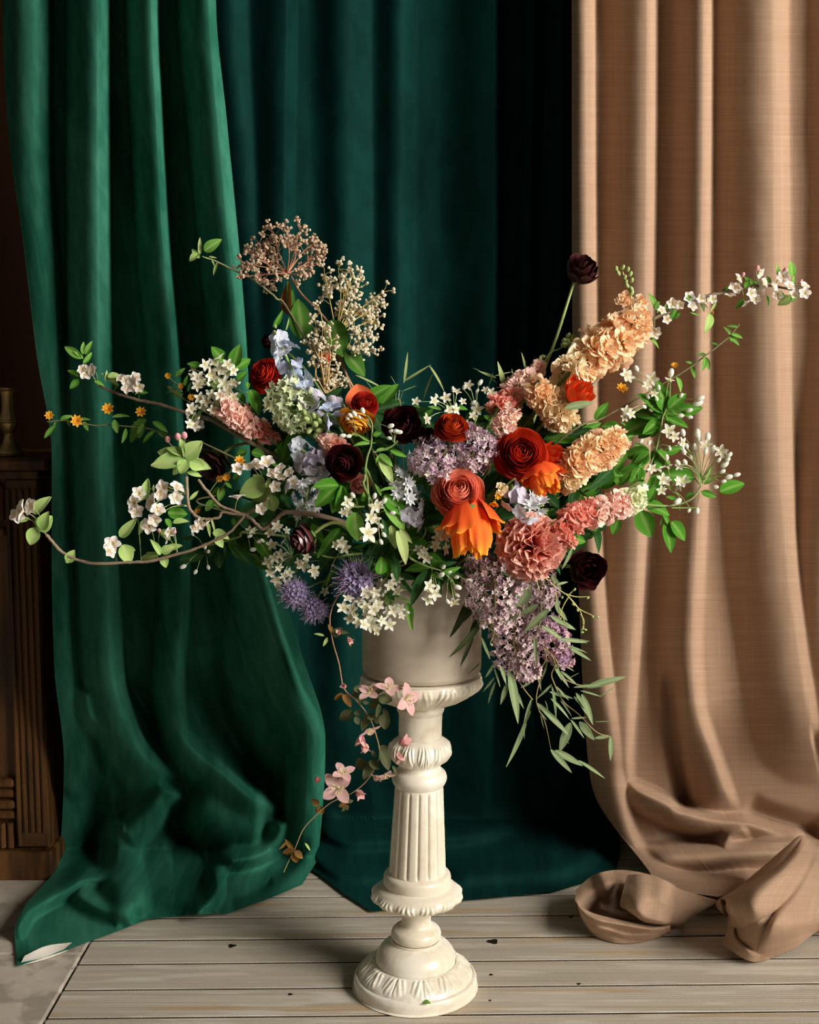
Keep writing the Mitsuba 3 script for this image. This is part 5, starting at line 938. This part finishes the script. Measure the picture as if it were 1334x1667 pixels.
for l in CL(8, ('clematis', 540, 400, 620, 410, .9), ('clematis', 540, 430, 600, 500, 1.0), ('clematis', 680, 430, 750, 360, .9), ('clematis', 700, 450, 800, 490, 1.0), ('clematis', 690, 450, 650, 560, 1.0), ('clematis', 700, 500, 690, 590, .9), ('clematis', 530, 540, 440, 620, .9), ('clematis', 540, 560, 610, 550, .9), ('clematis', 620, 560, 600, 680, 1.0), ('clematis', 630, 570, 680, 600, 1.2), ('clematis', 690, 560, 700, 645, 1.0), ('clematis', 740, 560, 740, 680, 1.0), ('clematis', 730, 530, 770, 590, .9), ('clematis', 550, 580, 580, 640, 1.0), ('bronze', 470, 440, 530, 520, .9), ('bronze', 470, 430, 410, 480, .8), ('clematis', 600, 480, 640, 500, 1.1), ('clematis', 560, 470, 540, 400, .8),
            ('clematis', 620, 870, 540, 910, 1.3), ('clematis', 630, 880, 630, 1005, 1.1), ('clematis', 640, 870, 715, 920, 1.1), ('clematis', 680, 850, 660, 800, 1.0), ('clematis', 710, 800, 790, 930, .9), ('clematis', 760, 800, 700, 770, 1.0), ('clematis', 790, 900, 830, 960, .6),
            ('bronze', 310, 1160, 270, 1110, 1.2), ('bronze', 320, 1170, 290, 1200, 1.2), ('bronze', 320, 1160, 340, 1225, 1.0), ('bronze', 490, 1150, 440, 1160, 1.1), ('clematis', 490, 1150, 470, 1210, .9), ('clematis', 500, 1130, 540, 1130, 1.2), ('bronze', 500, 1150, 500, 1190, 1.0),
            ('bronze', 150, 1450, 75, 1460, .9), ('bronze', 160, 1450, 215, 1500, 1.1), ('bronze', 160, 1460, 170, 1540, 1.0), ('bronze', 150, 1440, 95, 1375, .6), ('pale', 225, 1400, 265, 1450, .7), ('bronze', 100, 1390, 60, 1450, .5), ('pale', 350, 60, 280, 40, .7), ('pale', 370, 70, 345, 130, 1.0), ('clematis', 400, 60, 470, 10, 1.), ('bronze', 500, 60, 530, 130, .6), ('bronze', 400, 40, 380, -20, .8), ('clematis', 430, 30, 510, 40, .7)):
    leaf(key, l[0], *l[1:5], dv + R.uniform(-.012, .012), *(l[5:] or ()))

# ---- willow leaves hanging on the right
key = thing('willow_sprig', 'grey-green narrow willow leaves hanging below the lilac on the right', 'sprig')
dw = 1.60
for l in (C(7, (490, 550), (470, 530), (400, 440), (330, 300), (360, 60)), C(7, (650, 990), (600, 760), (520, 560), (560, 300), (520, 0)), C(7, (1180, 880), (1060, 840), (900, 680), (760, 560), (660, 350), (560, 60)), C(7, (1000, 430), (850, 400), (700, 300), (620, 100))): twig(key, l, dw, .0006, .0013, (.34, .26, .13), (.22, .15, .08), to_pot=True)
for l in [('willow', *[(780, 1040)[i % 2] + v / 5.558 for i, v in enumerate(q[:4])], *q[4:]) for q in (
        (480, 540, 400, 800), (470, 650, 400, 790, 1.3), (430, 720, 265, 1170, 1.2), (500, 0, 520, 260, 1.), (510, 200, 575, 490, .8), (560, 20, 650, 150, 1.2), (650, 160, 870, 295, .9), (760, 40, 1030, 200, .9), (700, 0, 1010, 20, .9), (800, 60, 990, 120, .7), (620, 190, 575, 400, 1.), (670, 200, 760, 380, 1.3), (700, 280, 830, 440, 1.3), (740, 290, 900, 420, 1.), (860, 440, 1100, 410, .9), (980, 440, 1330, 330, 1.4), (920, 470, 1120, 520, .7), (1100, 515, 1260, 420, .5), (660, 410, 520, 560, 1.), (660, 430, 720, 740, .8), (640, 480, 860, 540, 1.2), (700, 430, 820, 560, 1.), (880, 490, 990, 690, 1.5), (930, 500, 1050, 790, 1.3), (860, 520, 960, 640, 1.2), (650, 540, 840, 720, 1.), (740, 560, 850, 700, 1.1), (600, 560, 640, 680, .9), (530, 580, 740, 790, 1.3), (560, 620, 830, 870, 1.2), (540, 650, 620, 740, 1.), (740, 810, 830, 860, .6), (830, 760, 730, 1030, 2.2), (830, 730, 960, 900, 1.1), (840, 720, 980, 710, 1.2), (910, 750, 1050, 920, 2.6), (1050, 900, 1190, 880, 2.2), (1190, 880, 1200, 1110, 1.7), (650, 1000, 845, 1215, 1.5), (690, 1010, 950, 1150, 1.6), (900, 1100, 1150, 1260, 1.), (270, 280, 380, 780, 1.2), (300, 420, 420, 640, 1.0), (190, 240, 260, 420, 1.5), (260, 400, 195, 600, 1.8), (140, 270, 200, 440, 1.), (155, 200, 65, 360, 1.6), (140, 350, 40, 480, 1.4), (150, 390, 80, 590, 1.), (380, 440, 500, 380, 1.5), (1050, 750, 1220, 745, .4), (820, 350, 910, 310, .5), (560, 690, 590, 820, .6), (400, 780, 420, 910, .8), (30, 0, 100, 190, 1.3), (760, 860, 820, 950, .8))]:
    leaf(key, l[0], *l[1:5], dw + R.uniform(-.03, .03), *(l[5:] or ()))
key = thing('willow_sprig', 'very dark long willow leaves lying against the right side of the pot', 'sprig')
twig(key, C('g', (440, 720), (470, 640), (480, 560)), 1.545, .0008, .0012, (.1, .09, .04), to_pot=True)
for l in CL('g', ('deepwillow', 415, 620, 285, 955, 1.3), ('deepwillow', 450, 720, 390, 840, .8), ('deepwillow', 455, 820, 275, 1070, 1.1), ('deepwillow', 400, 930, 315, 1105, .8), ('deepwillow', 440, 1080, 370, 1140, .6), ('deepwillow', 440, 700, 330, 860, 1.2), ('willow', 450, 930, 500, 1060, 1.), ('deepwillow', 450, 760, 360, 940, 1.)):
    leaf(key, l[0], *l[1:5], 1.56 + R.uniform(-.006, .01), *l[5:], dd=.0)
key = thing('willow_sprig', 'grey-green willow leaves lying across the hanging lilacs', 'sprig')
twig(key, C('g', (770, 930), (800, 760), (760, 560), (700, 480)), 1.56, .0008, .0013, (.3, .3, .14), to_pot=True)
for l in CL('g', ('willow', 740, 620, 580, 880, 2.2), ('willow', 780, 735, 670, 800, 2.4), ('willow', 840, 760, 700, 915, 1.9), ('willow', 800, 860, 950, 950, 1.2), ('willow', 900, 940, 1080, 955, .9), ('willow', 890, 700, 900, 790, 2.0), ('willow', 880, 740, 960, 840, 1.6), ('willow', 880, 830, 1010, 880, 1.8), ('willow', 980, 400, 930, 540, 1.6), ('willow', 890, 620, 960, 600, 1.5), ('dark', 870, 510, 940, 560, .8), ('willow', 860, 560, 920, 660, 1.8), ('willow', 850, 800, 970, 870, 1.4), ('willow', 760, 930, 770, 1100, 1.), ('glossy', 960, 340, 1080, 370, .9), ('dark', 900, 480, 960, 420, 1.2)):
    leaf(key, l[0], *l[1:5], 1.55 + R.uniform(-.012, .012), *l[5:], dd=.01)

# ---- thin yellow-green twiglets
key = thing('filler_twig', 'thin yellow-green branching twig beside the black tulip at the lower right', 'twig')
for l in (C('g', (1050, 880), (1030, 780), (960, 690), (890, 640), (800, 560)), C('g', (1100, 800), (1020, 760), (960, 690)), C('g', (1080, 690), (1000, 690), (930, 670)), C('g', (1030, 900), (1050, 840), (1030, 790)), C('g', (900, 820), (930, 740), (960, 690)), C('g', (940, 850), (900, 740), (880, 650)), C('g', (1000, 640), (960, 680)), C('g', (500, 960), (520, 900), (480, 860), (520, 800)), C('g', (545, 920), (515, 890))): twig(key, l, 1.56, .0005, .0010, (.50, .46, .14), (.36, .36, .12), n=14)
for x, y in ((1050, 880), (1100, 800), (1080, 690), (1030, 900), (900, 820), (940, 850), (1000, 640), (1125, 805), (1035, 885), (500, 965), (545, 925), (980, 730), (1010, 760), (920, 700)):
    q = C('g', (x, y))[0]; put(key, 'bud', bud_green, q[0], q[1], 3.2, 1.558, (R.uniform(-1, 1), .4, R.uniform(-1, .4)), .3)
twig(key, C('g', (800, 560), (760, 480)), 1.56, .0009, .0012, (.36, .36, .12), to_pot=True)

# ---- grass at the top
key = thing('grass_tuft', 'dry thin grass blades at the top centre, above the large black tulip', 'grass')
twig(key, C('b', (950, 1000), (945, 1060), (960, 1150)), 1.62, .0006, .0010, (.4, .36, .18), to_pot=True)
for l in [tuple(['grass'] + [(380, 350)[i % 2] + v / 3.51 for i, v in enumerate(q[:4])] + list(q[4:])) for q in ((700, 915, 870, 985, 1.), (760, 950, 830, 1040, .8), (930, 985, 820, 1015, 1.), (975, 960, 1000, 785, 1.3), (975, 950, 1130, 855, 1.), (1120, 860, 1220, 1000, 1.6), (1140, 910, 1075, 1060, 1.2), (900, 920, 940, 980, .7), (935, 1000, 925, 1075, .8), (970, 1010, 950, 1070, .8), (960, 1010, 1050, 970, .7), (840, 1020, 860, 1070, .7))]:
    leaf(key, l[0], *l[1:5], 1.64 + R.uniform(-.01, .01), *l[5:], name='blade')
key = thing('grass_tuft', 'short pointed green blades at the top right, beside the blush stock', 'grass')
twig(key, [(826, 660), (830, 700)], 1.64, .0006, .001, to_pot=True)
for x0, y0, x1, y1, w in ((824, 640, 812, 588, 2.6), (856, 604, 852, 572, 2.6), (836, 618, 834, 600, 2.), (808, 615, 780, 604, 2.), (806, 612, 836, 604, 1.2), (836, 606, 834, 622, 1.6), (796, 630, 803, 607, .9), (782, 604, 770, 598, .8), (800, 616, 812, 625, 1.)):
    leaf(key, 'grass', x0, y0, x1, y1, 1.645 + R.uniform(-.01, .01), w, name='blade')
key = thing('stock_bud_sprig', 'small pale green bud cluster on a thin stem below the tall black tulip', 'sprig')
twig(key, C('e', (60, 560), (30, 580), (0, 590), (-30, 620), (-80, 700)), 1.66, .0009, .0014, (.42, .5, .2), to_pot=True)
for x, y in ((50, 540), (70, 520), (90, 530), (95, 555), (75, 560), (60, 570), (85, 575), (100, 540), (65, 545), (45, 560)):
    q = C('e', (x, y))[0]; put(key, 'bud', bud_green, q[0], q[1], 6, 1.655, (R.uniform(-.4, .8), .8, .5), .3)
key = thing('yellow_flower', 'small yellow and peach flower between the coral ranunculus and the orange tulip', 'flower')
twig(key, [(808, 806), (815, 798), (830, 785)], 1.52, .0008, .0012, to_pot=True)
for x, y, r_, f in ((806, 815, 13, (-.3, .6, -.8)), (818, 795, 12, (.3, .8, .3)), (812, 806, 10, (0, .9, -.3))): put(key, 'floret', stock_cream if y < 800 else kerria_flower, x, y, r_, 1.515, f, .1)

# ---- leafy filler deep between the blooms
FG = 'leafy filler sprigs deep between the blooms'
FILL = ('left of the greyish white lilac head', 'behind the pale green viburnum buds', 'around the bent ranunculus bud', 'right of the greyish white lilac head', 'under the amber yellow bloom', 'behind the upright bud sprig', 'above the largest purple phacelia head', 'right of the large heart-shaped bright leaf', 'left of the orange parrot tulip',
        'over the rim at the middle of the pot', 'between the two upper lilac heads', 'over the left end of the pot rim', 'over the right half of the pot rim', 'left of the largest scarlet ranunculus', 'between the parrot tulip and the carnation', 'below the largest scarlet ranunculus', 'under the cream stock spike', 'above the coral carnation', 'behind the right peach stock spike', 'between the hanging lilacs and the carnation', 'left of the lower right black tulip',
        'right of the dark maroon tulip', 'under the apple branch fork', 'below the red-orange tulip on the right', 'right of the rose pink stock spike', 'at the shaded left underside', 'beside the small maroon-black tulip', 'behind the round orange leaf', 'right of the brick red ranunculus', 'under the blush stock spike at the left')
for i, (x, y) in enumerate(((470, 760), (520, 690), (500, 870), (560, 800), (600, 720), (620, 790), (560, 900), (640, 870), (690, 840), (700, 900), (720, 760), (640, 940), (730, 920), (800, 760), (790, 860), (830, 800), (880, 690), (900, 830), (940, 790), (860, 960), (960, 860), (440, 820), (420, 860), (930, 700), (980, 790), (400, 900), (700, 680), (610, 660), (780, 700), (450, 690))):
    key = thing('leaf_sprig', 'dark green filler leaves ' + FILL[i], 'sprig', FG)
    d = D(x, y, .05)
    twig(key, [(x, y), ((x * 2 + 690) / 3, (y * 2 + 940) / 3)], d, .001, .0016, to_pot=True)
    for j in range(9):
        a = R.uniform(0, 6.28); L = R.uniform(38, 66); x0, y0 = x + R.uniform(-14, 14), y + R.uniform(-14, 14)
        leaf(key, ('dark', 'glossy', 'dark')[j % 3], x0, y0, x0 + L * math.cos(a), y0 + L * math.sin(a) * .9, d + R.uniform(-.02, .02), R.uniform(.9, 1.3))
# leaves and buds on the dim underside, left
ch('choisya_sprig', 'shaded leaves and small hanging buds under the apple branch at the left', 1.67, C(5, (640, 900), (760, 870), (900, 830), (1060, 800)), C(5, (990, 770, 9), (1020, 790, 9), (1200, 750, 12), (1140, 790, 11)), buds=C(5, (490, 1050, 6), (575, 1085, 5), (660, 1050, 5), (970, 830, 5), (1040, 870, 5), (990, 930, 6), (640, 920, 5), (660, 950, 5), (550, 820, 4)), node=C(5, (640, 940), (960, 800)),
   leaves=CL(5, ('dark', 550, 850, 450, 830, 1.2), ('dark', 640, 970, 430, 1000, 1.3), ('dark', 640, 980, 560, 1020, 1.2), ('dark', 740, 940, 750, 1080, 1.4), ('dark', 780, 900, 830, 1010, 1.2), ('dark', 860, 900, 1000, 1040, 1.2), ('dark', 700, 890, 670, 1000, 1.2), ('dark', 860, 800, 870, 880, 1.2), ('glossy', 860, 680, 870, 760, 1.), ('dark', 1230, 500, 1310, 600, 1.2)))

# ---- a torn bit of leaf on the pedestal's foot
key = thing('leaf_scrap', 'small bright green leaf scrap lying on the foot of the marble pedestal', 'leaf')
v, f, cc = flat_petal(.013, .012, (.16, .34, .05), (.2, .4, .08), 6, 5, .3, 1.2, 1.7)
v = v @ frame((0, 0, 0), (0, 0, 1), 1.1)[:3, :3].T + [float(at(692, 1630, PD - .085)[0]) - .004, PD - .088, zpx(1585) + .0012]
scene[key + '__blade'] = vply((v, f, cc), 'leaf')
